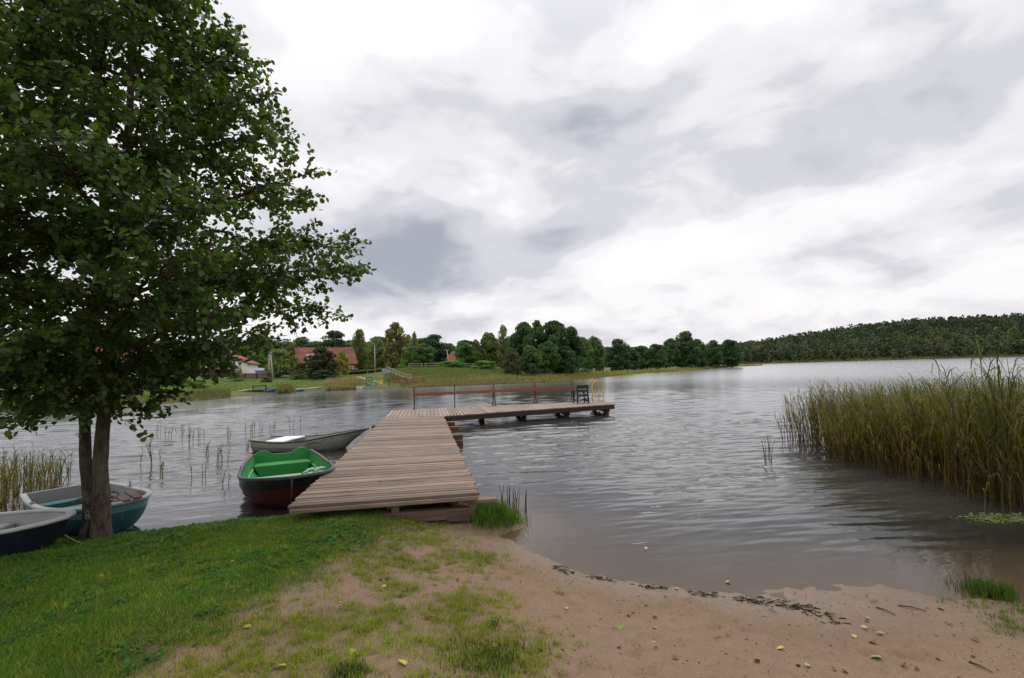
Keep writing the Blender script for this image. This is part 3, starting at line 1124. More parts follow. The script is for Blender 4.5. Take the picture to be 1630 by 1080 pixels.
def hull_text(boat, parent, text, t0, u0, size, sd_, m, name='lettering', lift=.004, du=.2):
    cu = bpy.data.curves.new('lettering', 'FONT')
    cu.body = text
    cu.size = 1.0
    to = bpy.data.objects.new('lettering', cu)
    COL.objects.link(to)
    dg = bpy.context.evaluated_depsgraph_get()
    me = bpy.data.meshes.new_from_object(to.evaluated_get(dg))
    bpy.data.objects.remove(to)
    bm = bmesh.new()
    bm.from_mesh(me)
    bmesh.ops.triangulate(bm, faces=bm.faces)
    bmesh.ops.subdivide_edges(bm, edges=[e for e in bm.edges if e.calc_length() > .25], cuts=2)
    for v in bm.verts:
        t = t0 + (v.co.x * size / boat.L) * (1 if sd_ < 0 else -1)
        u = u0 + v.co.y * du
        p = boat.pt(min(max(t, 0), .985), u, sd_)
        q = boat.pt(min(max(t, 0), .985), u + .02, sd_)
        r_ = boat.pt(min(max(t, 0), .985) + .01, u, sd_)
        n = (q - p).cross(r_ - p).normalized()
        if n.y * sd_ < 0:
            n = -n
        v.co = p + n * (lift + (boat.lapd if boat.laps else 0))
    bm.to_mesh(me)
    bm.free()
    return link(name, me, parent, m)


hull_text(B, gb, 'WN', .80, .845, .13, -1, m_mark, du=.13)
# oars lying across the bench
for k, (a, b_) in enumerate((((2.35, .46, .44), (3.72, .18, .60)), ((2.45, .62, .46), (3.75, .36, .62)))):
    orr = empty('oar', (stern.x, stern.y, -.02), heading(stern, bow), 'pale green oar lying in the green boat, ' + ('blade nearer the middle' if k == 0 else 'blade nearer the jetty'), 'oar', 'oars in the green boat')
    a, b_ = Vector(a), Vector(b_)
    d = (b_ - a).normalized()
    mb = MB()
    mb.tube([a + d * .38, b_], .02, 8)
    mb.build('shaft', m_grn_l, orr, True)
    mb = MB()
    s_ = d.cross(Vector((0, 0, 1))).normalized()
    up = s_.cross(d)
    V = []
    for t, w_ in ((0, .065), (.03, .085), (.2, .085), (.34, .055), (.42, .022)):
        for w2, h_ in ((-w_, 0), (0, .012), (w_, 0), (0, -.012)):
            V.append(a + d * t + s_ * w2 + up * h_)
    mb.add(V, [(i * 4 + j, i * 4 + (j + 1) % 4, (i + 1) * 4 + (j + 1) % 4, (i + 1) * 4 + j) for i in range(4) for j in range(4)] + [(0, 1, 2, 3), (19, 18, 17, 16)])
    mb.build('blade', m_grn_l, orr)

m_metal = mat('galvanised metal', (.20, .20, .20), rough=.45, var=.2, metal=.7)


def oarlocks(boat, parent, ts):
    for t in ts:
        for sd_ in (-1, 1):
            p = boat.pt(t, 1, sd_) + Vector((0, 0, .025))
            mb = MB()
            mb.box((p.x, p.y, p.z + .004), (.10, .045, .02))
            mb.tube([p, p + Vector((0, 0, .03))], .009, 6)
            a_ = [p + Vector((.035 * math.sin(q), 0, .07 - .035 * math.cos(q))) for q in np.linspace(-2.3, 2.3, 11)]
            mb.tube(a_, .007, 6)
            mb.build('oarlock', m_metal, parent, True)


oarlocks(B, gb, (.50,))
# --- white clinker boat behind
m_wht = mat('dirty white hull', (.37, .37, .335), rough=.5, var=.12, scale=3, dirt=(.22, .24, .12), dscale=2.6, damt=.55)
m_whin = mat('white seat', (.78, .78, .76), rough=.5, var=.06)
m_wgun = mat('dark gunwale', (.035, .033, .032), rough=.55, var=.3)
bow, stern = at(586, 682.5, 15.45), at(415, 705, 15.9)
bz = bow.z
bow.z = stern.z = 0
Lw = (bow - stern).length
wb = empty('rowing_boat', (stern.x, stern.y, -.03), heading(stern, bow), 'dirty white clinker rowing boat with a dark rim, floating behind the green boat', 'boat', 'rowing boats at the near shore')
B = Boat(Lw, [(0, .50), (.3, .70), (.55, .70), (.8, .46), (.92, .22), (1, 0)], [(0, .37), (.25, .32), (.5, .355), (.75, .50), (1, bz + .02)],
         [(0, -.06), (.5, -.12), (.8, -.05), (1, .10)], e=.72, rake=.75, laps=5, lapd=.022)
recalc(B.hull().build('hull', [m_wht], wb))
recalc(B.inner().build('interior', m_wht, wb), 50)
recalc(B.gunwale(.05, .04).build('gunwale', m_wgun, wb))
recalc(B.transom(lambda f: .03, .045).build('transom', m_wht, wb))
B.thwart(.14, .37, .62).build('thwart', m_whin, wb, bevel=.008)
B.thwart(.03, .28, .25).build('thwart', m_whin, wb, bevel=.008)
B.thwart(.55, .28, .25).build('thwart', m_wht, wb, bevel=.008)
hull_text(B, wb, 'WM-J', .545, .835, .17, -1, m_markdk, du=.125)
hull_text(B, wb, "7 '  ''", .665, .86, .17, -1, m_markdk, du=.11)

oarlocks(B, wb, (.42,))
# --- teal dinghy behind the tree
m_teal = mat('teal paint', (.026, .105, .112), rough=.45, var=.15, scale=3, dirt=(.03, .12, .13), dscale=3)
m_teal_l = mat('pale teal paint', (.11, .25, .255), rough=.5, var=.15, scale=4, dirt=(.12, .25, .26), dscale=3)
m_gry = mat('grey fibreglass', (.30, .30, .30), rough=.5, var=.15, scale=3, dirt=(.20, .19, .17), dscale=2.5, damt=.6)
m_gunl = mat('pale grey rim', (.38, .38, .37), rough=.55, var=.15, scale=6, dirt=(.22, .22, .20), dscale=5)
bow, stern = Vector((-5.78, 7.56, 0)), Vector((-7.68, 8.82, 0))
Lt = (bow - stern).length
tb = empty('rowing_boat', (stern.x, stern.y, -.01), heading(stern, bow), 'teal dinghy with a grey inside and teal benches, half hidden behind the tree trunk', 'boat', 'rowing boats at the near shore')
B = Boat(Lt, [(0, .52), (.3, .62), (.6, .64), (.8, .58), (.93, .42), (.985, .25), (1, 0)], [(0, .48), (.5, .45), (1, .50)], [(0, -.05), (.6, -.10), (1, .04)], e=.6, rake=.2)
recalc(B.hull(split=.80).build('hull', [m_teal, m_teal_l], tb))
recalc(B.inner().build('interior', m_gry, tb), 50)
recalc(B.gunwale(.07, .04).build('gunwale', m_gunl, tb))
recalc(B.transom(lambda f: .02, .045).build('transom', m_gry, tb))
for t in (.16, .46, .76):
    B.thwart(t, .36, .24, box=True).build('thwart', m_teal_l if t > .5 else m_teal, tb, bevel=.01)
hull_text(B, tb, 'WN-17', .34, .84, .13, -1, m_mark, du=.12)
for k, (a, b_) in enumerate((((1.30, .26, .47), (2.32, .08, .53)), ((1.35, .44, .48), (2.34, .22, .54)))):
    pb = MB()
    pb.beam(a, b_, .10, .03, 1.0)
    o_ = pb.build('plank', m_beam, None, bevel=.004)
    o_.location = (stern.x, stern.y, -.01)
    o_.rotation_euler = (0, 0, heading(stern, bow))
    tag(o_, 'dark wet plank lying across the bow of the teal dinghy, ' + ('nearer the trunk' if k == 0 else 'nearer the water'), 'plank', 'planks in the teal dinghy')
oarlocks(B, tb, (.40,))
# --- navy boat in the left corner
m_navy = mat('navy hull', (.013, .018, .030), rough=.35, var=.3, scale=3, dirt=(.04, .05, .06), dscale=5, damt=.4)
bow, stern = Vector((-5.50, 6.33, 0)), Vector((-8.55, 6.15, 0))
Ln = (bow - stern).length
nbt = empty('rowing_boat', (stern.x, stern.y, .08), heading(stern, bow), 'navy blue boat with a pale grey inside, pulled onto the grass at the left edge', 'boat', 'rowing boats at the near shore')
B = Boat(Ln, [(0, .58), (.3, .68), (.6, .68), (.8, .58), (.92, .40), (.98, .20), (1, 0)], [(0, .46), (.5, .45), (1, .55)], [(0, .05), (.6, .0), (1, .12)], e=.6, rake=.25)
recalc(B.hull().build('hull', [m_navy], nbt))
recalc(B.inner().build('interior', m_gry, nbt), 50)
recalc(B.gunwale(.075, .035).build('gunwale', m_gunl, nbt))
recalc(B.transom(lambda f: .02, .045).build('transom', m_gry, nbt))
B.thwart(.56, .38, .30, box=True).build('thwart', m_gunl, nbt, bevel=.012)
B.thwart(.10, .38, .34, box=True).build('thwart', m_gunl, nbt, bevel=.012)
# mooring line from the navy boat to the trunk
m_rope = mat('old rope', (.20, .18, .14), rough=.9, var=.3)
mb = MB()
a, b_ = Vector((-5.52, 6.36, .42)), Vector((-5.20, 6.55, .25))
mb.tube([a.lerp(b_, t) - Vector((0, 0, .06 * math.sin(math.pi * t))) for t in np.linspace(0, 1, 8)], .008, 5)
tag(mb.build('rope', m_rope, None, True), 'thin mooring rope hanging from the bow of the navy boat to the grass', 'rope')

# chain with a padlock round the alder trunk, leading to the teal dinghy
m_chain = mat('rusty chain', (.075, .055, .045), rough=.6, var=.4, metal=.4)
mb = MB()
cpts = []
for a in np.linspace(0, 2 * math.pi * 1.1, 46):
    cpts.append(Vector((-5.50 + .235 * math.cos(a - 2.2), 6.80 + .22 * math.sin(a - 2.2), .66 - .05 * math.cos(a) + .02 * a)))
cpts += [cpts[-1].lerp(Vector((-5.78, 7.42, .52)), t) - Vector((0, 0, .10 * math.sin(math.pi * t))) for t in np.linspace(.05, 1, 14)]
for i, (a, b_) in enumerate(zip(cpts[:-1], cpts[1:])):
    d = (b_ - a).normalized()
    s_ = d.cross(Vector((0, 0, 1) if i % 2 else (.3, .2, .1))).normalized() * .010
    mb.tube([a - d * .004 + s_, b_ + d * .004 + s_], .0045, 5)
    mb.tube([a - d * .004 - s_, b_ + d * .004 - s_], .0045, 5)
ch = empty('chain', (0, 0, 0), 0, 'rusty mooring chain wrapped round the foot of the alder trunk', 'chain')
mb.build('links', m_chain, ch, True)
mb = MB()
mb.box((-5.40, 6.545, .58), (.05, .03, .055))
mb.tube([(-5.417, 6.545, .60), (-5.417, 6.545, .64), (-5.40, 6.545, .652), (-5.383, 6.545, .64), (-5.383, 6.545, .60)], .006, 6)
mb.build('padlock', m_metal, ch, bevel=.004)

# ------------------------------------------------------------------ big alder at the left
m_bark, N = new_mat('alder bark')
o = N.n('ShaderNodeTexCoord').outputs['Object']
b1 = N.noise(N.vmath('MULTIPLY', o, (16, 16, 4.5)).outputs[0], 1.0, 8, .68, .6).outputs[0]
b2 = N.noise(N.vmath('MULTIPLY', o, (4, 4, 2.2)).outputs[0], 1.0, 5, .6, .4).outputs[0]
b3 = N.noise(N.vmath('MULTIPLY', o, (26, 26, 34)).outputs[0], 1.0, 3, .6).outputs[0]
c = N.ramp(b1, [(.30, (.018, .014, .010)), (.46, (.060, .046, .032)), (.62, (.125, .10, .070)), (.75, (.17, .145, .11))])
c = N.mix(N.rng(b2, .52, .68, 0, .55), c, (.13, .125, .085))
c = N.mix(N.rng(b2, .46, .30, 0, .6), c, (.035, .024, .016))
c = N.mix(N.rng(b3, .64, .72, 0, .5), c, (.24, .23, .18))
hb_ = N.math('ADD', N.math('MULTIPLY', b1, 1.0), N.math('MULTIPLY', b3, .25))
bb = N.n('ShaderNodeBump', ins={'Strength': 1.0, 'Distance': .035, 'Height': hb_}).outputs[0]
out(N, N.n('ShaderNodeBsdfPrincipled', ins={'Base Color': c, 'Roughness': .92, 'Specular IOR Level': .2, 'Normal': bb}).outputs[0])
m_leaf = leaf_mat('alder leaves', (1, 1, 1), trans=.36, rough=.45, spec=.35)
tb0 = Vector((-5.50, 6.80, gz(-5.50, 6.80)))
alder = empty('alder_tree', (0, 0, 0), 0, 'tall twin stemmed alder, dense dark green crown, on the grass bank', 'tree')
alder_sub = {}
trng = np.random.default_rng(3)


def P_at(px, py, Y):
    return at(px, py, Y)


TY = tb0.y
stemL = [at(147, 846, TY + .02), at(144, 790, TY + .02), at(136, 730, TY + .04), at(134, 660, TY + .06), at(142, 560, TY + .06), at(156, 460, TY + .08), at(166, 330, TY + .05), at(160, 200, TY), at(150, 60, TY), at(146, -60, TY - .05)]
stemR = [at(163, 846, TY), at(161, 790, TY - .02), at(160, 740, TY - .03), at(166, 660, TY - .04), at(174, 560, TY - .06), at(184, 460, TY - .08), at(196, 330, TY - .05), at(205, 200, TY), at(212, 60, TY), at(214, -90, TY + .05)]
stemL[0].z = stemR[0].z = tb0.z - .1
radL = [.098, .078, .064, .060, .055, .048, .056, .042, .026, .010]
radR = [.115, .090, .079, .074, .067, .058, .066, .048, .030, .010]


def refine(pts, rad, n):
    t = np.linspace(0, len(pts) - 1, n)
    A = np.array(pts)
    o = []
    for c in range(3):
        o.append(np.interp(t, range(len(pts)), A[:, c]))
    P = np.array(o).T
    for _ in range(2):
        P[1:-1] = .25 * P[:-2] + .5 * P[1:-1] + .25 * P[2:]
    return [Vector(p) for p in P], np.interp(t, range(len(pts)), rad)


def bark_tube(mb, pts, rad, seg, seed, amp=.12):
    """tube with knobbly bark outline"""
    b = len(mb.v)
    mb.tube(pts, list(rad), seg)
    V = np.array(mb.v[b:])
    n = len(pts) * seg
    C = np.repeat(np.array(pts), seg, 0)
    D = V[:n] - C
    ang = np.arctan2(D[:, 1], D[:, 0])
    kn = fbm(ang * 1.1 + 9, C[:, 2] * 3.1, seed, 4) * amp + .5 * amp * np.abs(fbm(ang * 3 + 3, C[:, 2] * 1.4, seed + 5, 2))
    V[:n] = C + D * (1 + kn)[:, None]
    mb.v[b:] = [tuple(p) for p in V]


mb = MB()
pl, rl = refine(stemL, radL, 150)
pr, rrd = refine(stemR, radR, 150)
bark_tube(mb, pl, rl, 20, 1, .17)
bark_tube(mb, pr, rrd, 22, 2, .19)
# root flare
for a in np.linspace(0, 2 * math.pi, 7)[:-1]:
    c = Vector((tb0.x, TY, 0))
    q = c + Vector((math.cos(a) * .20, math.sin(a) * .18, tb0.z - .06))
    r0 = c + Vector((math.cos(a) * .07, math.sin(a) * .06, tb0.z + .38))
    mb.tube([r0, r0.lerp(q, .55) + Vector((0, 0, -.06)), q], [.05, .06, .03], 7)
mb.build('trunk', m_bark, alder, True)

ENV_Z = [1.55, 1.8, 2.1, 2.4, 2.7, 3.1, 3.6, 4.3, 4.7, 5.2, 5.8, 6.4, 7.1, 7.8, 8.6, 9.4]
ENV_R = [.4, .75, 1.05, 1.6, 2.4, 2.98, 3.06, 3.12, 2.93, 2.55, 2.12, 1.85, 1.5, 1.1, .7, .15]


def stem_point(z, which):
    P, Rr_ = (pl, rl) if which == 0 else (pr, rrd)
    zs = [p.z for p in P]
    return Vector((np.interp(z, zs, [p.x for p in P]), np.interp(z, zs, [p.y for p in P]), z)), float(np.interp(z, zs, Rr_))


def env(z, az):
    r = float(np.interp(z, ENV_Z, ENV_R))
    r += .85 * max(0, -math.cos(az)) * float(np.interp(z, [1.6, 1.9, 2.6, 3.2], [.6, 1, .8, 0]))
    r *= 1 - .34 * max(0, math.cos(az)) * float(np.interp(z, [1.6, 2.0, 2.55, 3.0], [0, .8, 1, 0]))
    return r * (1 - .22 * max(0, -math.sin(az)))


limbs, twigs = MB(), []
nl = 88
golden = 2.39996
for i in range(nl):
    f = i / (nl - 1)
    z1 = 1.75 + (9.2 - 1.75) * f ** .92              # tip height
    az = i * golden + trng.uniform(-.25, .25)
    R = env(z1, az) * trng.uniform(.88, 1.02)
    low = max(0, (2.7 - z1))
    rise = (.10 + .30 * trng.random()) * R - low * .35
    z0 = min(max(z1 - rise, 1.85), 8.9)
    # stems: limbs leave the stem on their side
    w_ = 1 if math.cos(az) > .1 else 0
    if trng.random() < .25:
        w_ = 1 - w_
    s0, r0 = stem_point(z0, w_)
    cx = .5 * (stem_point(z1, 0)[0] + stem_point(z1, 1)[0])
    tip = Vector((cx.x + math.cos(az) * R, cx.y + math.sin(az) * R, z1))
    if tip.y < 3.6:                                   # keep off the photographer
        tip.y = 3.6 + .2 * trng.random()
    mid = s0.lerp(tip, .5) + Vector((trng.uniform(-.12, .12), trng.uniform(-.12, .12), .16 * R * (1 if z1 < 4 else .35)))
    n = 12
    pts = []
    for t in np.linspace(0, 1, n):
        p = s0 * (1 - t) ** 2 + mid * 2 * t * (1 - t) + tip * t * t
        p += Vector(trng.normal(0, .018, 3)) * (1 if 0 < t < 1 else 0)
        pts.append(p)
    rb = min(.55 * r0, .012 + .014 * R)
    limbs.tube(pts, list(np.linspace(rb, .006, n)), 6)
    # side branches
    ns = int(6 + 6.2 * R)
    for k in range(ns):
        t = .16 + .84 * (k + trng.random()) / ns
        j = min(int(t * (n - 1)), n - 2)
        p = pts[j].lerp(pts[j + 1], t * (n - 1) - j)
        d = (pts[j + 1] - pts[j]).normalized()
        sgn = 1 if k % 2 else -1
        side_ = d.cross(Vector((0, 0, 1))).normalized() * sgn
        bd = (d * trng.uniform(.5, .9) + side_ * trng.uniform(.5, 1.0) + Vector((0, 0, trng.uniform(-.30, .45)))).normalized()
        ln = (.30 + .55 * (1 - t)) * (.45 + .30 * R) * trng.uniform(.7, 1.15)
        ln = min(ln, 1.35)
        q = [p, p + bd * ln * .5 + Vector(trng.normal(0, .03, 3)), p + bd * ln + Vector((0, 0, -.06 * ln))]
        # stay inside the crown
        e = q[2]
        dx, dy = e.x - cx.x, e.y - cx.y
        Rm = env(e.z, math.atan2(dy, dx)) * 1.03
        if math.hypot(dx, dy) > Rm:
            s_ = Rm / math.hypot(dx, dy)
            q[2] = Vector((cx.x + dx * s_, cx.y + dy * s_, e.z))
        if q[2].z < 1.72 or q[2].y < 3.4:
            continue
        limbs.tube(q, [.010, .007, .004], 4, cap=False)
        m_ = max(3, int(ln / .13))
        for h in range(m_):
            tt = .15 + .85 * (h + trng.random()) / m_
            a = q[0].lerp(q[1], tt * 2) if tt < .5 else q[1].lerp(q[2], tt * 2 - 1)
            td = (bd * .7 + Vector(trng.normal(0, .6, 3))).normalized()
            td.z -= .08
            tl_ = trng.uniform(.16, .36)
            twigs.append((a, td, tl_))
        twigs.append((q[2], bd, .28))
    twigs.append((tip, (tip - mid).normalized(), .35))
limbs.build('branches', m_bark, alder)

TA = np.array([t[0] for t in twigs])
TD = np.array([t[1] for t in twigs])
TL = np.array([t[2] for t in twigs])
LP = 14                                               # leaves on each twig


def leaf_mesh(name, base, dirs, size, rg, tint, fold=.25, width=.86):
    """folded leaves: 8 points, 4 quads each"""
    n = len(base)
    d = dirs / np.linalg.norm(dirs, axis=1, keepdims=True)
    nr = rg.normal(0, .55, (n, 3)) + np.array([0, 0, 1.0])
    nr -= d * (nr * d).sum(1, keepdims=True)
    nr /= np.linalg.norm(nr, axis=1, keepdims=True)
    sd_ = np.cross(d, nr)
    prof = [(0, 0, 0), (.28, .40, .10), (.66, .46, .12), (1.0, 0, -.10), (.66, -.46, .12), (.28, -.40, .10)]
    V = np.empty((n, 6, 3))
    for k, (l, w_, h) in enumerate(prof):
        V[:, k] = base + d * (size * l)[:, None] + sd_ * (size * w_ * width)[:, None] + nr * (size * h * fold * 4)[:, None] * .5
    idx_ = np.arange(n)[:, None] * 6
    F = np.concatenate([idx_ + np.array([0, 1, 2, 3]), idx_ + np.array([0, 3, 4, 5])])
    return big_mesh(name, V.reshape(-1, 3), [F], tint=np.repeat(tint, 6, 0))


n = len(TA) * LP
ti = np.repeat(np.arange(len(TA)), LP)
tt = np.tile(np.linspace(.1, 1, LP), len(TA)) + trng.normal(0, .03, n)
base = TA[ti] + TD[ti] * (TL[ti] * tt)[:, None] + trng.normal(0, .022, (n, 3))
dirs = TD[ti] * .55 + trng.normal(0, .6, (n, 3))
dirs[:, 2] -= .30
size = trng.uniform(.048, .092, n)
g1 = np.repeat(trng.uniform(.65, 1.3, len(TA)), LP) * trng.uniform(.75, 1.25, n)
tint = np.stack([.064 * g1 * trng.uniform(.8, 1.35, n), .112 * g1, .026 * g1], 1)
yl = trng.random(n) < .012
tint[yl] = np.array([.22, .22, .04])
fo = link('foliage', leaf_mesh('foliage', base, dirs, size, trng, tint), alder, m_leaf)
print('alder leaves', n)

# ------------------------------------------------------------------ grass
m_grass = leaf_mat('grass', (1, 1, 1), trans=.35, rough=.6, spec=.10)


def blades(name, bx_, by_, bz_, h, w, lean, rg, tint, mat_, parent=None, curl=.5):
    n = len(bx_)
    a = rg.uniform(0, 2 * math.pi, n)
    d = np.stack([np.cos(a), np.sin(a), np.zeros(n)], 1)
    s_ = np.stack([-np.sin(a), np.cos(a), np.zeros(n)], 1)
    tw = rg.uniform(-.6, .6, n)
    s_ = s_ * np.cos(tw)[:, None] + d * np.sin(tw)[:, None]
    b = np.stack([bx_, by_, bz_], 1)
    up = np.array([0, 0, 1.0])
    m_ = b + up * (h * .55)[:, None] + d * (lean * h * .28)[:, None]
    tp = b + up * (h * (1 - .25 * lean * curl))[:, None] + d * (lean * h * .95)[:, None]
    V = np.stack([b - s_ * (w / 2)[:, None], b + s_ * (w / 2)[:, None], m_ + s_ * (w * .42)[:, None], m_ - s_ * (w * .42)[:, None], tp], 1)
    i = np.arange(n)[:, None] * 5
    me = big_mesh(name, V.reshape(-1, 3), [i + np.array([0, 1, 2, 3]), i + np.array([3, 2, 4])], tint=np.repeat(tint, 5, 0))
    return link(name, me, parent, mat_)


def grass_tint(n, rg, x, y, dry=0.0):
    g = rg.uniform(.6, 1.35, n) * (1 + .35 * fbm(x * 1.1, y * 1.1, 61, 3))
    yel = np.clip(rg.normal(.25 + dry, .25, n) + .3 * fbm(x * .8, y * .8, 63, 3), 0, 1)
    t = np.stack([(.055 + .11 * yel) * g, (.135 + .055 * yel) * g, (.016 + .022 * yel) * g], 1)
    straw = rg.random(n) < .05 + .12 * dry
    t[straw] = np.array([.24, .19, .09])
    return t


grg = np.random.default_rng(21)
# lawn: candidate roots denser near the camera
N0 = 430000
cy_ = 1.9 + 6.8 * grg.random(N0) ** 1.25
cx_ = -1.15 * cy_ - 1.0 + (1.15 * cy_ + 1.6) * grg.random(N0)
sd0 = near_sd(cx_, cy_)
keep = (sd0 > .015) & (grg.random(N0) < lawn_mask(cx_, cy_) ** 1.3)
cx_, cy_, sd0 = cx_[keep], cy_[keep], sd0[keep]
n = len(cx_)
clump = fbm(cx_ * 3.2, cy_ * 3.2, 66, 3)
h = grg.uniform(.022, .055, n) * (1 + .5 * clump) * (1 + .9 * smooth(.5, .0, sd0) * (grg.random(n) < .4))
lawn_o = blades('lawn_grass', cx_, cy_, near_h(cx_, cy_) - .004, h, grg.uniform(.0028, .0055, n) * (.6 + .085 * cy_), grg.uniform(.2, 1.0, n), grg, grass_tint(n, grg, cx_, cy_) * np.array([1.14, 1.27, .85]), m_grass)
tag(lawn_o, 'short green lawn covering the bank at the left', 'grass', kind='stuff')
print('lawn', n)
# broad low weeds (clover, plantain) in the lawn
N1 = 5200
wx = grg.uniform(-7.5, -1.2, N1)
wy = grg.uniform(2.2, 8.0, N1)
k = (near_sd(wx, wy) > .1) & (grg.random(N1) < lawn_mask(wx, wy)) & (fbm(wx * 1.7, wy * 1.7, 81, 3) > -.05)
wx, wy = wx[k], wy[k]
rep = 5
wx, wy = np.repeat(wx, rep) + grg.normal(0, .018, len(wx) * rep), np.repeat(wy, rep) + grg.normal(0, .018, len(wy) * rep)
n = len(wx)
a = grg.uniform(0, 6.28, n)
bs = np.stack([wx, wy, near_h(wx, wy) + grg.uniform(.01, .035, n)], 1)
tw = np.stack([.07 * grg.uniform(.6, 1.3, n), .15 * grg.uniform(.6, 1.3, n), .03 * np.ones(n)], 1)
tag(link('lawn_weeds', leaf_mesh('lawn_weeds', bs, np.stack([np.cos(a), np.sin(a), grg.uniform(-.1, .5, n)], 1), grg.uniform(.018, .045, n), grg, tw), None, m_grass),
    'small broad leaved weeds growing through the lawn', 'weeds', kind='stuff')
# scattered tufts on the sand
N2 = 9000
ux = grg.uniform(-4.5, 1.0, N2)
uy = 2.1 + 6.0 * grg.random(N2) ** 1.2
k = (near_sd(ux, uy) > .18) & (grg.random(N2) < sparse_mask(ux, uy) * (1 - .85 * lawn_mask(ux, uy)))
ux, uy = ux[k], uy[k]
cnt = grg.integers(10, 46, len(ux))
rad = grg.uniform(.015, .055, len(ux))
bxx = np.repeat(ux, cnt) + grg.normal(0, 1, cnt.sum()) * np.repeat(rad, cnt)
byy = np.repeat(uy, cnt) + grg.normal(0, 1, cnt.sum()) * np.repeat(rad, cnt)
n = len(bxx)
hh = np.repeat(grg.uniform(.022, .066, len(ux)), cnt) * grg.uniform(.6, 1.3, n)
tag(blades('sparse_grass', bxx, byy, near_h(bxx, byy) - .003, hh, grg.uniform(.0022, .0042, n), grg.uniform(.3, 1.2, n), grg, grass_tint(n, grg, bxx, byy, .42) * np.array([1.6, 1.5, .95]), m_grass),
    'thin yellowish grass sprouting in patches through the sand', 'grass', kind='stuff')
# muddy grass at the right corner
N3 = 2200
ux = grg.uniform(3.7, 5.8, N3)
uy = grg.uniform(3.2, 5.0, N3)
k = (near_sd(ux, uy) > .02) & (grg.random(N3) < smooth(.65, .0, np.hypot(ux - 4.75, (uy - 4.25) * .8) - .35 + .3 * fbm(ux * 3, uy * 3, 44, 3)))
ux, uy = ux[k], uy[k]
bxx, byy = np.repeat(ux, 7) + grg.normal(0, .02, len(ux) * 7), np.repeat(uy, 7) + grg.normal(0, .02, len(uy) * 7)
n = len(bxx)
tag(blades('shore_grass', bxx, byy, near_h(bxx, byy) - .003, grg.uniform(.015, .05, n), grg.uniform(.003, .006, n), grg.uniform(.4, 1.3, n), grg, grass_tint(n, grg, bxx, byy, .15), m_grass),
    'low muddy grass at the right corner of the beach', 'grass', kind='stuff')


def tuft(name, c, r, n, h, label, group=None, dry=0.0, dark=1.0, w=(.004, .008), lean=(.2, .9)):
    x, y = c.x + grg.normal(0, r * .5, n), c.y + grg.normal(0, r * .5, n)
    z = np.maximum(near_h(x, y), -.06) - .005
    o_ = blades(name, x, y, z, grg.uniform(h * .45, h, n), grg.uniform(*w, n), grg.uniform(*lean, n), grg, grass_tint(n, grg, x, y, dry) * dark, m_grass)
    return tag(o_, label, 'grass tuft', group)


tuft('grass_tuft', gh(788, 822), .34, 1900, .30, 'lush bright green grass tuft at the water edge beside the near corner of the jetty')
tuft('grass_tuft', gh(762, 812), .20, 500, .22, 'smaller grass tuft under the near right corner of the jetty')
tuft('grass_tuft', gh(1572, 945), .20, 700, .17, 'short dark green grass tuft standing in the shallows at the right edge', dark=.6)
tuft('grass_tuft', gh(778, 1050), .30, 900, .075, 'dark green tuft on the sand at the bottom centre', dark=.6)
tuft('grass_tuft', gh(556, 1074), .12, 380, .07, 'dark tuft cut by the bottom edge of the picture, left of the centre', dark=.5)
tuft('grass_tuft', gh(480, 806), .25, 500, .16, 'grass growing under the left near corner of the jetty')
tuft('grass_tuft', gh(785, 995), .05, 170, .05, 'small round green tuft on bare sand, the one farthest right')

# ------------------------------------------------------------------ reeds
m_reed = leaf_mat('reeds', (1, 1, 1), trans=.35, rough=.55, spec=.25)


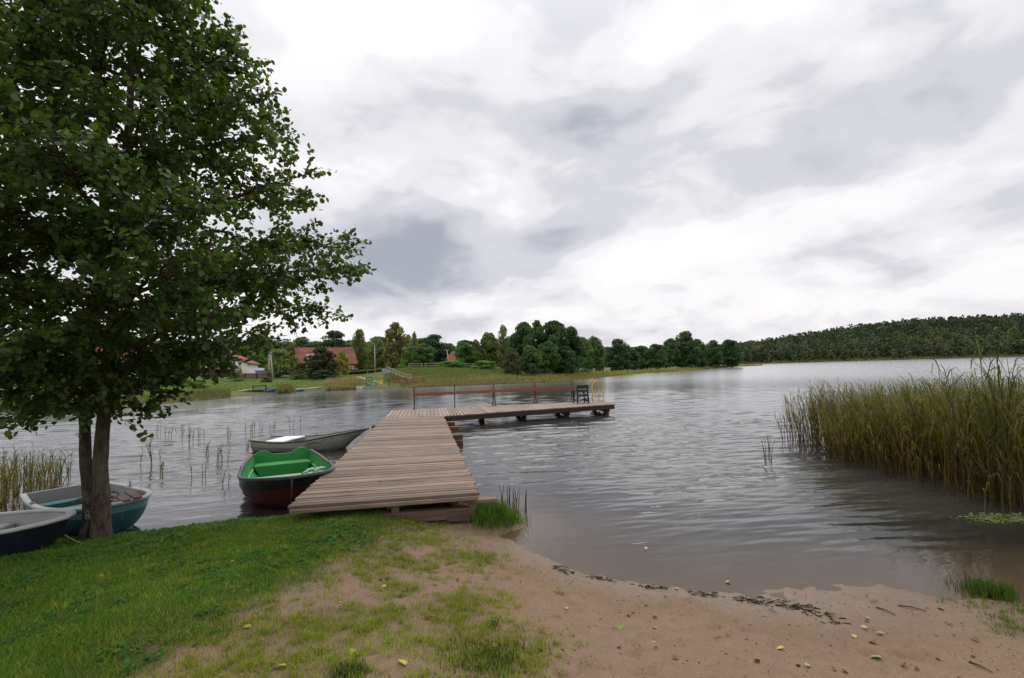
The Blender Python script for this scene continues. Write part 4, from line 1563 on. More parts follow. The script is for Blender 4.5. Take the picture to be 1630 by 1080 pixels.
def reeds(name, x, y, z0, H, rg, nleaf=6, wind=(-.10, .02), lw=.016, ll=.42, dry=.3, parent=None):
    """stalks with long bending leaves, all one mesh; x, y, z0, H arrays"""
    n = len(x)
    wd = np.stack([wind[0] + rg.normal(0, .10, n), wind[1] + rg.normal(0, .10, n)], 1)
    b = np.stack([x, y, z0], 1)

    def stalk(f):
        f = np.asarray(f)
        p = b + np.stack([wd[:, 0] * H * f ** 1.8, wd[:, 1] * H * f ** 1.8, H * f], 1)
        return p
    V, F, T = [], [], []
    yel = np.clip(rg.normal(dry, .28, n), 0, 1)
    g = rg.uniform(.5, 1.35, n)
    low = np.stack([(.155 + .05 * yel) * g, (.10 + .025 * yel) * g, .042 * g], 1)
    top = np.stack([(.045 + .16 * yel) * g, (.090 + .07 * yel) * g, .018 * g + .03 * yel], 1)
    fr_ = [0, .35, .7, 1.0]
    wst = [.009, .008, .006, .002]
    base_i = 0
    a = rg.uniform(0, 6.28, n)
    rows = []
    for f, w_ in zip(fr_, wst):
        p = stalk(np.full(n, f))
        for k in range(3):
            rows.append(p + np.stack([np.cos(a + k * 2.094) * w_, np.sin(a + k * 2.094) * w_, np.zeros(n)], 1))
            T.append(low * (1 - f) + top * f)
    S = np.stack(rows, 1)                             # n, 12, 3
    i = np.arange(n)[:, None] * 12
    for r_ in range(3):
        for k in range(3):
            F.append(i + np.array([r_ * 3 + k, r_ * 3 + (k + 1) % 3, r_ * 3 + 3 + (k + 1) % 3, r_ * 3 + 3 + k]))
    Vall = [S.reshape(-1, 3)]
    Tall = [np.stack(T, 1).reshape(-1, 3)]
    nb_ = n * 12
    for k in range(nleaf):
        f = np.clip(.36 + .64 * (k + rg.random(n)) / nleaf, 0, .99)
        p = stalk(f)
        az = rg.uniform(0, 6.28, n)
        d = np.stack([np.cos(az) + wind[0] * 5, np.sin(az) + wind[1] * 5, np.zeros(n)], 1)
        d /= np.linalg.norm(d, axis=1, keepdims=True)
        s_ = np.stack([-d[:, 1], d[:, 0], np.zeros(n)], 1) + np.array([0, 0, .35])
        L_ = ll * rg.uniform(.55, 1.25, n) * np.minimum(1, H / 1.2)
        w_ = lw * rg.uniform(.6, 1.2, n)
        droop = rg.uniform(.1, .9, n)
        q1 = p + d * (L_ * .22)[:, None] + np.stack([0 * L_, 0 * L_, L_ * .52], 1)
        q2 = p + d * (L_ * .50)[:, None] + np.stack([0 * L_, 0 * L_, L_ * (.90 - .35 * droop)], 1)
        q3 = p + d * (L_ * .80)[:, None] + np.stack([0 * L_, 0 * L_, L_ * (1.0 - .9 * droop)], 1)
        LV = np.stack([p - s_ * (w_ * .3)[:, None], p + s_ * (w_ * .3)[:, None], q1 - s_ * (w_ * .5)[:, None], q1 + s_ * (w_ * .5)[:, None],
                       q2 - s_ * (w_ * .36)[:, None], q2 + s_ * (w_ * .36)[:, None], q3], 1)
        i = np.arange(n)[:, None] * 7 + nb_
        F += [i + np.array([0, 1, 3, 2]), i + np.array([2, 3, 5, 4]), i + np.array([4, 5, 6])]
        Vall.append(LV.reshape(-1, 3))
        mixf = np.clip(f * 1.15 + rg.normal(0, .15, n), 0, 1)[:, None]
        Tall.append(np.repeat((low * .9) * (1 - mixf) + top * mixf, 7, 0))
        nb_ += n * 7
    me = big_mesh(name, np.concatenate(Vall), F, tint=np.concatenate(Tall))
    return link(name, me, parent, m_reed)


rrg = np.random.default_rng(31)
# the big bed at the right: outline on the water
BED = np.array([on(1292, 716)[:2], on(1316, 735)[:2], on(1380, 752)[:2], on(1450, 768)[:2], on(1520, 786)[:2], on(1640, 822)[:2], (9.6, 6.6), (13.5, 8.2), (14.5, 14), (11.5, 16), (8.8, 15.8), (7.4, 14.6)], dtype=float)
M_ = 14000
x = rrg.uniform(6, 14.5, M_)
y = rrg.uniform(6.5, 16, M_)
ins = in_poly(x, y, BED)
edge = np.where(ins, seg_dist(x, y, np.vstack([BED, BED[:1]])), 0)
patchy = fbm(x * .9, y * .9, 88, 3)
k = ins & (rrg.random(M_) < smooth(0, .9, edge + .3 * patchy) * .52 + .07)
x, y, edge = x[k], y[k], edge[k]
H = (1.28 + .44 * smooth(12.5, 8.0, y)) * rrg.uniform(.58, 1.18, len(x)) * (.80 + .20 * smooth(0, .8, edge)) + .15 * fbm(x, y, 89, 2)
tag(reeds('reed_bed', x, y, np.full(len(x), -.15), H + .15, rrg, 7, (-.12, -.02), .0115, .38, .55), 'tall reed bed with brown stalks and green leaves in the water at the right', 'reeds', kind='stuff')
# stray stalks outside the bed's edge and broken, bent ones leaning over the water
M_ = 4200
x = rrg.uniform(6, 11, M_)
y = rrg.uniform(6.5, 15, M_)
ed = seg_dist(x, y, BED[:7])
k = ~in_poly(x, y, BED) & (ed < .7) & (x > 6.7) & (rrg.random(M_) < .16 * np.exp(-ed / .25))
x, y = x[k], y[k]
tag(reeds('reed_stragglers', x, y, np.full(len(x), -.1), rrg.uniform(.5, 1.35, len(x)), rrg, 5, (-.10, -.06), .011, .36, .5), 'stray reed stalks thinning out along the edge of the right bed', 'reeds', kind='stuff')
M_ = 2600
x = rrg.uniform(6, 11, M_)
y = rrg.uniform(6.5, 15, M_)
ed = seg_dist(x, y, BED[:7])
k = (ed < .6) & in_poly(x, y, BED) & (rrg.random(M_) < .5)
x, y = x[k], y[k]
tag(reeds('bent_reeds', x, y, np.full(len(x), -.05), rrg.uniform(.35, .95, len(x)), rrg, 2, (-.75, -.55), .010, .30, .9), 'bent and broken brown reed stalks leaning over the water at the right bed', 'reeds', kind='stuff')
# a few tall canes at the right edge and bent over ones
for i, (px, py, h) in enumerate([(1575, 800, 2.5), (1608, 806, 2.35), (1530, 790, 2.25), (1628, 812, 2.6)]):
    q = on(px, py)
    xx = q.x + rrg.normal(0, .06, 4)
    yy = q.y + rrg.normal(0, .06, 4)
    tag(reeds('tall_reed', xx, yy, np.full(4, -.1), rrg.uniform(.85, 1, 4) * h, rrg, 7, (-.05, .0), .021, .42, .1),
        'tall green canes rising above the right reed bed, ' + ['second from the left of four', 'third from the left of four', 'leftmost of the four', 'at the picture edge'][i], 'reeds', 'tall canes in the right reed bed')
# reeds by the navy boat at the left
M_ = 1000
x = rrg.uniform(-13.5, -7.7, M_)
y = rrg.uniform(8.6, 13.0, M_)
k = (fbm(x * .8, y * .8, 95, 3) > -.35) & ((y - 8.6) < 2.6 + .8 * (-7.7 - x)) & (x + .72 * (y - 8.6) < -8.1 + .25 * rrg.random(M_))
x, y = x[k], y[k]
tag(reeds('reed_bed', x, y, np.full(len(x), -.1), rrg.uniform(.35, .80, len(x)), rrg, 5, (.02, .0), .014, .34, .5), 'low green reeds in the water at the left behind the boats', 'reeds', kind='stuff')
# sparse reeds standing in open water
SP = [(238, 742, .75, 9), (250, 690, .6, 5), (262, 700, .55, 5), (290, 690, .5, 4), (302, 705, .65, 7), (318, 700, .6, 6), (326, 726, .45, 6), (345, 735, .55, 5), (358, 738, .6, 5), (265, 752, .4, 3),
      (322, 758, .4, 3), (365, 700, .6, 4), (400, 692, .65, 8), (418, 690, .55, 5), (430, 692, .65, 5), (466, 685, .6, 4), (393, 716, .4, 3), (372, 770, .3, 3)]
for i, (px, py, h, cnt) in enumerate(SP):
    cnt = max(3, int(cnt * .65))
    q = on(px, py)
    xx = q.x + rrg.normal(0, .10, cnt)
    yy = q.y + rrg.normal(0, .10, cnt)
    tag(reeds('reed_clump', xx, yy, np.full(cnt, -.1), rrg.uniform(.6, 1.1, cnt) * h * .8 + .1, rrg, 7, (.03, 0), .014, .40, .4),
        'thin clump of green reeds standing alone in open water left of the jetty', 'reeds', 'thin reed clumps in open water')
SP = [(806, 800, .34, 5), (819, 806, .36, 5), (832, 812, .30, 4), (1218, 735, .55, 4), (1228, 722, .5, 3)]
for i, (px, py, h, cnt) in enumerate(SP):
    q = on(px, py)
    xx = q.x + rrg.normal(0, .05, cnt)
    yy = q.y + rrg.normal(0, .05, cnt)
    tag(reeds('rush_clump', xx, yy, np.full(cnt, -.05), rrg.uniform(.6, 1.1, cnt) * h + .05, rrg, 1, (.02, 0), .006, .12, .1),
        'thin rushes in shallow water ' + ('just right of the jetty tuft' if i < 3 else 'left of the big reed bed'), 'rushes', 'rushes right of the jetty' if i < 3 else 'rushes left of the reed bed')

# ------------------------------------------------------------------ fallen leaves, twigs, wrack line
m_dead = leaf_mat('fallen leaves', (1, 1, 1), trans=.1, rough=.6)
frg = np.random.default_rng(41)
KINDS = {'pale': ((.27, .30, .10), 'pale green fallen leaf lying on the sand', 'pale green fallen leaves'),
         'brown': ((.13, .068, .038), 'curled brown fallen leaf lying on the sand', 'brown fallen leaves'),
         'yellow': ((.42, .34, .07), 'yellowish fallen leaf lying on the ground', 'yellowish fallen leaves')}
protos = {}


def fallen(kind, p, s=None, label=None, rz=None):
    if kind not in protos:
        protos[kind] = []
        for v in range(3):
            c = np.array(KINDS[kind][0]) * frg.uniform(.8, 1.2)
            me = leaf_mesh('fallen_leaf', np.array([[-.5, 0, .12]]), np.array([[1, 0, .05]]), np.array([1.0]), frg, np.array([c]), fold=.38 if kind == 'brown' else .3, width=.66 if kind == 'brown' else .8)
            me.materials.append(m_dead)
            protos[kind].append(me)
    o_ = bpy.data.objects.new('fallen_leaf', protos[kind][frg.integers(3)])
    COL.objects.link(o_)
    s = s or frg.uniform(.035, .065)
    o_.location = (p[0], p[1], max(gz(p[0], p[1]), .0) + .004)
    o_.scale = (s, s, s)
    o_.rotation_euler = (frg.normal(0, .25), frg.normal(0, .25), frg.uniform(0, 6.28) if rz is None else rz)
    return tag(o_, label or KINDS[kind][1], 'leaf', None if label else KINDS[kind][2])


fallen('yellow', gh(447, 1064), .085, 'bright yellow fallen leaf on the grass at the bottom, the brightest one')
fallen('yellow', gh(445, 864), .07, 'large yellowish leaf on the lawn in front of the jetty corner')
fallen('pale', gh(985, 999), .085, 'large pale green leaf on the sand next to the row of brown leaves')
fallen('pale', gh(1395, 1049), .09, 'long pale green leaf on the wet sand at the bottom right')
fallen('yellow', gh(640, 1058), .085, 'broad tan leaf at the bottom centre of the sand')
fallen('brown', gh(1390, 1025), .085, 'large dark brown curled leaf on the wet sand at the right')
for px, py, k in [(642, 940, 'pale'), (687, 982, 'pale'), (711, 990, 'pale'), (655, 895, 'pale'), (786, 983, 'pale'), (785, 1030, 'pale'), (840, 1024, 'pale'), (905, 1057, 'pale'), (903, 970, 'pale'), (1375, 1000, 'pale'), (1360, 1015, 'pale'),
                  (1190, 1018, 'pale'), (1283, 1060, 'pale'), (1345, 1071, 'pale'), (1495, 1052, 'pale'), (1380, 951, 'pale'), (715, 880, 'brown'), (727, 925, 'brown'), (760, 957, 'brown'), (605, 925, 'brown'), (540, 866, 'brown'), (568, 865, 'brown'),
                  (986, 975, 'brown'), (1000, 981, 'brown'), (1010, 976, 'brown'), (1030, 965, 'brown'), (757, 1013, 'brown'), (617, 1028, 'brown'), (860, 1036, 'brown'), (875, 1042, 'brown'), (825, 1046, 'brown'), (1043, 985, 'brown'),
                  (1206, 1055, 'brown'), (1160, 1014, 'brown'), (1380, 990, 'brown'), (1512, 995, 'brown'), (1440, 1060, 'brown'), (1460, 1068, 'brown'), (1330, 1068, 'brown'), (1076, 1050, 'brown'), (985, 1032, 'brown'),
                  (1042, 1024, 'yellow'), (1242, 1034, 'yellow'), (1040, 1000, 'yellow'), (1075, 938, 'yellow'), (1160, 930, 'yellow'), (1380, 985, 'yellow'), (540, 960, 'yellow'), (395, 1000, 'yellow'), (370, 895, 'yellow'), (297, 930, 'yellow'),
                  (262, 897, 'yellow'), (184, 864, 'yellow'), (377, 879, 'yellow'), (298, 898, 'yellow'), (163, 918, 'yellow'), (610, 935, 'yellow'), (500, 975, 'brown'), (430, 970, 'brown'), (372, 938, 'brown'), (455, 940, 'brown'),
                  (1400, 1010, 'yellow'), (1500, 970, 'pale'), (1550, 1020, 'brown'), (620, 900, 'brown'), (595, 1000, 'brown'), (480, 1010, 'brown'), (410, 1068, 'brown'), (310, 1030, 'brown'), (560, 1040, 'yellow')]:
    fallen(k, gh(px + frg.uniform(-2, 2), py))
# leaves on the boards and on the water
for px, py, nm in [(605, 768, 'nearer the middle'), (557, 783, 'nearer the left edge')]:
    q = on(px, py, DZ)
    o_ = fallen('yellow', (q.x, q.y), .055, 'small yellow leaf lying on the jetty boards, ' + nm)
    o_.location.z = DZ + .012
q = on(1028, 875, 0)
o_ = fallen('yellow', (q.x, q.y), .06, 'single yellow leaf floating on the water off the beach')
o_.location.z = .012
# wrack: dark bits along the water line
nW = 620
tW = frg.random(nW)
wl = np.array([gh(*p)[:2] for p in [(880, 905), (930, 917), (1000, 930), (1080, 941), (1150, 950), (1210, 960), (1270, 965), (1330, 990)]])
sg = tW * (len(wl) - 1)
i0 = np.minimum(sg.astype(int), len(wl) - 2)
pw = wl[i0] + (wl[i0 + 1] - wl[i0]) * (sg - i0)[:, None] + frg.normal(0, .025, (nW, 2)) * (1 + 1.2 * (tW > .7))[:, None]
kk = frg.random(nW) < np.where(tW > .62, 1.0, .35 + .4 * np.sin(tW * 40))
pw = pw[kk]
nW = len(pw)
a = frg.normal(R_(-15), .6, nW)
cw = np.where((frg.random(nW) < .22)[:, None], np.array([.14, .17, .05]), np.array([.03, .026, .016])) * frg.uniform(.6, 1.3, (nW, 1))
tag(link('wrack_line', leaf_mesh('wrack_line', np.stack([pw[:, 0], pw[:, 1], np.maximum(near_h(pw[:, 0], pw[:, 1]), 0) + .004], 1), np.stack([np.cos(a), np.sin(a), frg.normal(0, .1, nW)], 1), frg.uniform(.018, .085, nW), frg, cw, width=.2), None, m_dead),
    'dark bits of weed washed up along the water line', 'debris', kind='stuff')
# tiny litter of bark and leaf crumbs over the sand
nW = 6200
cx_ = frg.uniform(-3.2, 4.2, nW)
cy_ = 2.2 + 5.4 * frg.random(nW) ** 1.2
k = near_sd(cx_, cy_) > .05
cx_, cy_ = cx_[k], cy_[k]
nW = len(cx_)
a = frg.uniform(0, 6.28, nW)
cw = np.array([.10, .065, .04]) * frg.uniform(.3, 1.5, (nW, 1))
tag(link('sand_litter', leaf_mesh('sand_litter', np.stack([cx_, cy_, near_h(cx_, cy_) + .002], 1), np.stack([np.cos(a), np.sin(a), frg.normal(0, .15, nW)], 1), frg.uniform(.006, .022, nW) * (1 + (frg.random(nW) < .06)), frg, cw, width=.55), None, m_dead),
    'brown crumbs of bark and leaves scattered over the sand', 'litter', kind='stuff')
m_twig = mat('twig', (.06, .042, .03), rough=.9)
for i, (a, b_, lb) in enumerate([((1395, 968), (1425, 980), 'short dark twig on the wet sand, left of the forked one'), ((1430, 965), (1475, 974), 'long dark twig on the wet sand'), ((1542, 1055), (1580, 1072), 'thick dark twig at the bottom right corner'),
                                 ((880, 902), (905, 905), 'dark twig at the water edge where the sand spit begins')]):
    p, q = gh(*a), gh(*b_)
    mb = MB()
    m_ = p.lerp(q, .5) + Vector((.01, .02, .008))
    mb.tube([p + Vector((0, 0, .006)), m_, q + Vector((0, 0, .006))], [.006, .005, .003], 6)
    if i in (1, 2):
        mb.tube([m_, m_ + (q - p).cross(Vector((0, 0, 1))) * .3 + Vector((0, 0, .01))], [.004, .002], 5)
    tag(mb.build('twig', m_twig), lb, 'twig', 'twigs on the sand')
# floating weed by the right bed
q = on(1610, 826)
nW = 500
xx, yy = q.x + frg.normal(0, .30, nW), q.y + frg.normal(0, .10, nW)
a = frg.uniform(0, 6.28, nW)
tag(link('floating_weed', leaf_mesh('floating_weed', np.stack([xx, yy, frg.uniform(.008, .02, nW)], 1), np.stack([np.cos(a), np.sin(a), 0 * a], 1), frg.uniform(.03, .06, nW), frg, np.array([.19, .22, .09]) * frg.uniform(.6, 1.2, (nW, 1))), None, m_grass),
    'pale green weed floating at the foot of the right reeds', 'water weed', kind='stuff')

# ------------------------------------------------------------------ trees on the far bank
m_fol = leaf_mat('foliage', (1, 1, 1), trans=.30, rough=.6, use_obj=True, spec=.2)
m_trunk = mat('tree bark', (.07, .055, .042), rough=.9, var=.3, scale=4)
m_birchbark = mat('birch bark', (.46, .44, .40), rough=.8, var=.3, scale=5, dirt=(.05, .045, .04), dscale=3)


def crown_mesh(seed, kind, nq=2600):
    """unit tree crown: z 0..1 is the whole tree, radius .5 is half the crown's width"""
    rg = np.random.default_rng(seed)
    blobs = []
    if kind == 'broad':
        for i in range(80):
            f = rg.random()
            z = .06 + .88 * f
            R = .5 * math.sqrt(max(.03, 1 - ((f - .42) / .62) ** 2))
            a, q = rg.uniform(0, 6.28), math.sqrt(rg.random())
            br = rg.uniform(.10, .19)
            q = q * max(R - br * .6, .02)
            blobs.append((math.cos(a) * q, math.sin(a) * q, z, br, br * rg.uniform(.42, .6)))
    elif kind == 'birch':
        for i in range(70):
            f = rg.random() ** .9
            z = .10 + .88 * f
            R = .5 * (1 - f) ** .5 * min(1, .6 + 2.0 * f)
            a, q = rg.uniform(0, 6.28), math.sqrt(rg.random())
            br = rg.uniform(.09, .16)
            blobs.append((math.cos(a) * q * R, math.sin(a) * q * R, min(z, .985), br * 1.1, br * .7))
    elif kind == 'pine':
        for i in range(60):
            f = rg.random()
            z = .14 + .82 * f
            R = .5 * min(1, .7 + .8 * f) * (1 - f ** 3.5) ** .6
            a, q = rg.uniform(0, 6.28), math.sqrt(rg.random())
            br = rg.uniform(.10, .18)
            blobs.append((math.cos(a) * q * max(R - br * .6, .03), math.sin(a) * q * max(R - br * .6, .03), z, br * 1.3, br * .42))
    elif kind == 'cone':
        for i in range(46):
            f = rg.random() ** 1.2
            z = .04 + .94 * f
            R = .5 * (1 - f) ** .9 + .01
            a, q = rg.uniform(0, 6.28), rg.random() ** .4
            br = .035 + .09 * (1 - f)
            blobs.append((math.cos(a) * q * R * .85, math.sin(a) * q * R * .85, z, br * 1.2, br * .6))
    else:                                             # bush
        for i in range(40):
            z = .04 + .92 * rg.random()
            R = .5 * math.sqrt(max(0, 1 - (z * .95) ** 2.4))
            a, q = rg.uniform(0, 6.28), math.sqrt(rg.random())
            br = rg.uniform(.08, .15)
            blobs.append((math.cos(a) * q * max(R - br * .6, .02), math.sin(a) * q * max(R - br * .6, .02), max(min(z, 1 - br * .7), .07), br * 1.1, br * .75))
    B_ = np.array(blobs)
    pr_ = B_[:, 3] ** 1.6
    bi = rg.choice(len(B_), nq, p=pr_ / pr_.sum())
    d = rg.normal(0, 1, (nq, 3))
    d[:, 2] += .25
    d /= np.linalg.norm(d, axis=1, keepdims=True)
    rr_ = rg.uniform(.45, 1.12, nq) ** .6
    c = B_[bi, :3] + d * np.stack([B_[bi, 3], B_[bi, 3], B_[bi, 4]], 1) * rr_[:, None]
    nrm = d * .6 + rg.normal(0, .6, (nq, 3)) + np.array([0, 0, .4])
    nrm /= np.linalg.norm(nrm, axis=1, keepdims=True)
    t = np.cross(nrm, rg.normal(0, 1, (nq, 3)))
    t /= np.linalg.norm(t, axis=1, keepdims=True)
    b = np.cross(nrm, t)
    s_ = rg.uniform(.014, .036, nq) * (.8 if kind in ('pine', 'birch') else 1.0)
    V = np.stack([c + t * s_[:, None] * 1.3, c + b * s_[:, None] * .8, c - t * s_[:, None] * 1.1, c - b * s_[:, None] * .9], 1)
    i = np.arange(nq)[:, None] * 4
    bt = rg.uniform(.6, 1.4, len(B_))
    g = bt[bi] * rg.uniform(.75, 1.25, nq)
    hue = rg.normal(0, .10, len(B_))[bi]
    tint = np.stack([g * (1 + hue), g, g * (1 - hue)], 1)
    me = big_mesh('crown_' + kind, V.reshape(-1, 3), [i + np.arange(4)], tint=np.repeat(tint, 4, 0))
    me.materials.append(m_fol)
    return me


def trunk_mesh(seed, kind):
    rg = np.random.default_rng(seed)
    mb = MB()
    top_ = {'broad': .82, 'birch': .92, 'pine': .93, 'cone': .9, 'bush': .6}[kind]
    pts = [Vector((rg.normal(0, .006) * k, rg.normal(0, .006) * k, z)) for k, z in enumerate(np.linspace(-.03, top_, 8))]
    mb.tube(pts, list(np.linspace(.020, .004, 8)), 7)
    for k in range(9):
        z = rg.uniform(.25, .75) * top_ / .9
        a = rg.uniform(0, 6.28)
        L_ = rg.uniform(.12, .28)
        p = Vector((0, 0, z))
        mb.tube([p, p + Vector((math.cos(a) * L_ * .6, math.sin(a) * L_ * .6, .04)), p + Vector((math.cos(a) * L_, math.sin(a) * L_, .10))], [.008, .005, .002], 5)
    me = bpy.data.meshes.new('trunk_' + kind)
    me.from_pydata(mb.v, [], mb.f)
    a = me.attributes.new('tint', 'FLOAT_COLOR', 'POINT')
    a.data.foreach_set('color', np.ones(len(mb.v) * 4, dtype=np.float32))
    me.update()
    return me


CROWNS = {k: [crown_mesh(100 + 7 * i + j, k, 7000 if k != 'bush' else 4200) for j in range(3)] for i, k in enumerate(('broad', 'birch', 'pine', 'cone', 'bush'))}
TRUNKS = {k: trunk_mesh(50 + i, k) for i, k in enumerate(CROWNS)}
for k, me in TRUNKS.items():
    me.materials.append(m_trunk)
vrg = np.random.default_rng(77)


def tree(px, top, width, Y, kind, col, label, group, cat='tree', name=None, base=None, bark=None, v=None):
    """px: photo column of the trunk, top: photo row of the crown's top, width in photo pixels, Y distance"""
    p = at(px, 590, Y)
    z0 = fz(p.x, p.y) if base is None else base
    ptop = at(px, top, Y)
    h = max(ptop.z - z0, .5)
    w_ = width * Y / FPX
    o_ = empty(name or {'broad': 'tree', 'birch': 'birch_tree', 'pine': 'pine_tree', 'cone': 'conifer', 'bush': 'bush'}[kind], (p.x, p.y, z0), vrg.uniform(0, 6.28), label, cat, group)
    cr = link('crown', CROWNS[kind][vrg.integers(3) if v is None else v], o_)
    cr.scale = (w_, w_, h)
    c_ = np.array(col) * 2.2 * vrg.uniform(.88, 1.12)
    cr.color = (*c_, 1)
    tk = link('trunk', TRUNKS[kind], o_)
    tk.scale = (max(w_, h * .35), max(w_, h * .35), h)
    if bark:
        tk.material_slots[0].link = 'OBJECT'
        tk.material_slots[0].material = bark
    return o_


DARK, PINE, MID, OLIVE, LIGHT, YEL, BRN = (.030, .055, .020), (.020, .040, .022), (.045, .080, .022), (.075, .092, .030), (.075, .125, .028), (.135, .140, .035), (.085, .070, .030)
TG = 'trees on the far shore'
TREES = [
    # behind the houses
    (532, 527, 50, 150, 'pine', PINE, 'dark pine standing behind the brick house roof'),
    (493, 548, 46, 150, 'pine', PINE, 'dark pine behind the left end of the brick house'),
    (572, 528, 34, 140, 'birch', OLIVE, 'loose olive birch just right of the brick house'),
    (600, 541, 40, 135, 'broad', OLIVE, 'olive tree behind the tall bare utility pole'),
    (632, 515, 46, 128, 'broad', (.095, .092, .034), 'tallest yellowish birch behind the meadow fence'),
    (661, 531, 16, 140, 'birch', OLIVE, 'thin wispy tree top between the yellowish birch and the dark pine'),
    (655, 552, 40, 122, 'bush', LIGHT, 'bright green leaning willow left of the dark pine'),
    (676, 548, 44, 116, 'broad', MID, 'rounded mid green willow in front of the dark pine'),
    (693, 533, 56, 128, 'pine', PINE, 'big dark pine behind the green willows'),
    (742, 541, 42, 118, 'broad', (.045, .085, .022), 'bushy green tree in front of the small red house'),
    (757, 543, 30, 122, 'birch', OLIVE, 'yellow tinged tree just right of the bushy tree'),
    (779, 531, 42, 124, 'broad', (.060, .078, .026), 'olive green tree left of the thin wispy birch'),
    (803, 521, 32, 122, 'birch', (.075, .085, .034), 'thin wispy pale birch left of the dark alders'),
    (822, 533, 34, 100, 'broad', DARK, 'dark alder at the left end of the alder group'),
    (836, 512, 44, 100, 'broad', DARK, 'tall dark alder with a rounded top, left one of the alder group'),
    (858, 512, 40, 104, 'broad', DARK, 'tall dark alder in the middle of the alder group'),
    (884, 510, 56, 102, 'broad', DARK, 'tallest and widest dark alder of the group'),
    (908, 519, 48, 106, 'broad', DARK, 'dark alder at the right end of the alder group'),
    (872, 545, 44, 96, 'broad', (.034, .060, .021), 'lower alder in front of the tall alders'),
    (845, 552, 40, 92, 'broad', (.040, .062, .022), 'low bushy alder at the front left of the alder group'),
    (900, 552, 40, 100, 'broad', DARK, 'low dark alder at the front right of the alder group'),
    (815, 555, 30, 90, 'broad', (.045, .058, .024), 'small loose tree with a pale trunk at the meadow end'),
    (931, 538, 32, 122, 'broad', MID, 'lighter green tree right beside the alder group'),
    (948, 537, 34, 126, 'broad', (.050, .075, .030), 'loose crowned tree between the alders and the gap'),
    (986, 541, 46, 150, 'broad', (.026, .048, .024), 'dark round tree just right of the gap, left end of the wooded point'),
    (1003, 553, 34, 160, 'broad', (.030, .052, .026), 'lower dark tree beside the first round tree of the point'),
    (1022, 550, 34, 175, 'broad', (.034, .055, .026), 'middling tree in the dip of the wooded point'),
    (1046, 547, 38, 172, 'broad', (.034, .060, .024), 'round tree left of the tallest tree on the wooded point'),
    (1068, 540, 32, 176, 'broad', (.032, .058, .024), 'pointed tree pressed against the tallest tree of the point'),
    (1092, 529, 50, 180, 'broad', (.030, .055, .022), 'tallest tree on the wooded point'),
    (1113, 541, 34, 186, 'broad', (.036, .062, .024), 'rounded tree right of the tallest tree of the point'),
    (1136, 543, 36, 200, 'broad', (.036, .064, .026), 'second tree from the right end of the wooded point'),
    (1164, 540, 40, 210, 'broad', (.028, .052, .024), 'last round tree at the right tip of the wooded point'),
    (1122, 556, 40, 214, 'broad', (.030, .052, .024), 'low dark tree behind the second tree of the point'),
    (1030, 556, 60, 190, 'broad', (.030, .050, .025), 'wide low tree filling the dip of the wooded point'),
    # around the houses
    (445, 556, 44, 96, 'broad', OLIVE, 'fruit tree between the white house and the brick house'),
    (468, 568, 30, 98, 'birch', (.10, .115, .05), 'pale leaved tree left of the round olive bush'),
    (408, 563, 34, 128, 'broad', MID, 'green tree right of the white house'),
    (425, 552, 50, 142, 'broad', OLIVE, 'olive tree behind the small red outbuilding'),
    (384, 547, 60, 150, 'broad', MID, 'tree behind the ridge of the white house'),
    (325, 560, 60, 125, 'broad', LIGHT, 'light green tree left of the white house'),
    (293, 552, 50, 118, 'broad', MID, 'green tree seen under the right side of the alder crown'),
    (236, 556, 56, 110, 'broad', OLIVE, 'tree seen right behind the alder trunk'),
    (95, 556, 70, 84, 'broad', LIGHT, 'green tree seen left of the alder trunk'),
    (35, 560, 74, 80, 'broad', MID, 'green tree seen at the left edge below the alder crown'),
    (-30, 555, 80, 82, 'broad', OLIVE, 'tree cut by the left edge of the picture'),
    (160, 562, 60, 92, 'broad', OLIVE, 'tree seen between the two stems of the alder'),
    (545, 560, 28, 94, 'birch', YEL, 'slim yellowing birch with a white trunk in front of the brick house'),
    (511, 553, 50, 92, 'broad', (.032, .036, .020), 'dark reddish green tree in front of the brick house'),
    (382, 582, 12, 96, 'cone', (.16, .15, .03), 'small golden conifer in front of the white house'),
    (718, 574, 50, 112, 'bush', LIGHT, 'light green shrub behind the meadow fence, left of the leaning pole'),
    (772, 574, 44, 112, 'bush', LIGHT, 'light green shrub behind the meadow fence, right of the bushy tree'),
    (482, 578, 46, 90, 'bush', (.062, .070, .022), 'round olive bush left of the dark reddish tree'),
    (515, 589, 42, 88, 'bush', (.022, .034, .018), 'dark low bush at the foot of the dark reddish tree'),
    (376, 592, 26, 84, 'bush', LIGHT, 'light green bush in the garden below the white house'),
    (428, 590, 7, 86, 'cone', (.030, .050, .020), 'small dark column shaped conifer beside the twin pole'),
    (640, 586, 40, 112, 'bush', DARK, 'dark low shrub behind the start of the meadow fence'),
    (930, 588, 34, 112, 'bush', MID, 'green shrub at the water right of the alder group'),
    (320, 604, 30, 66, 'bush', LIGHT, 'leafy bush near the water left of the moored boats'),
    (290, 600, 36, 70, 'bush', MID, 'green bush in the garden under the alder crown'),
    (425, 600, 24, 82, 'bush', (.045, .07, .02), 'dark garden bush above the wooden boat rack'),
]
for t in TREES:
    px, top, width, Y, kind, col, lb = t
    bark = m_birchbark if ('pale trunk' in lb or 'white trunk' in lb) else None
    nm = 'alder_tree' if 'alder' in lb and kind == 'broad' and 'alder crown' not in lb and 'alder trunk' not in lb and 'of the alder' not in lb.split('stems')[-1:] else None
    tree(px, top, width, Y, kind, col, lb, TG if kind != 'bush' else 'bushes on the far shore', 'bush' if kind == 'bush' else 'tree', None if kind == 'bush' else None, None, bark)
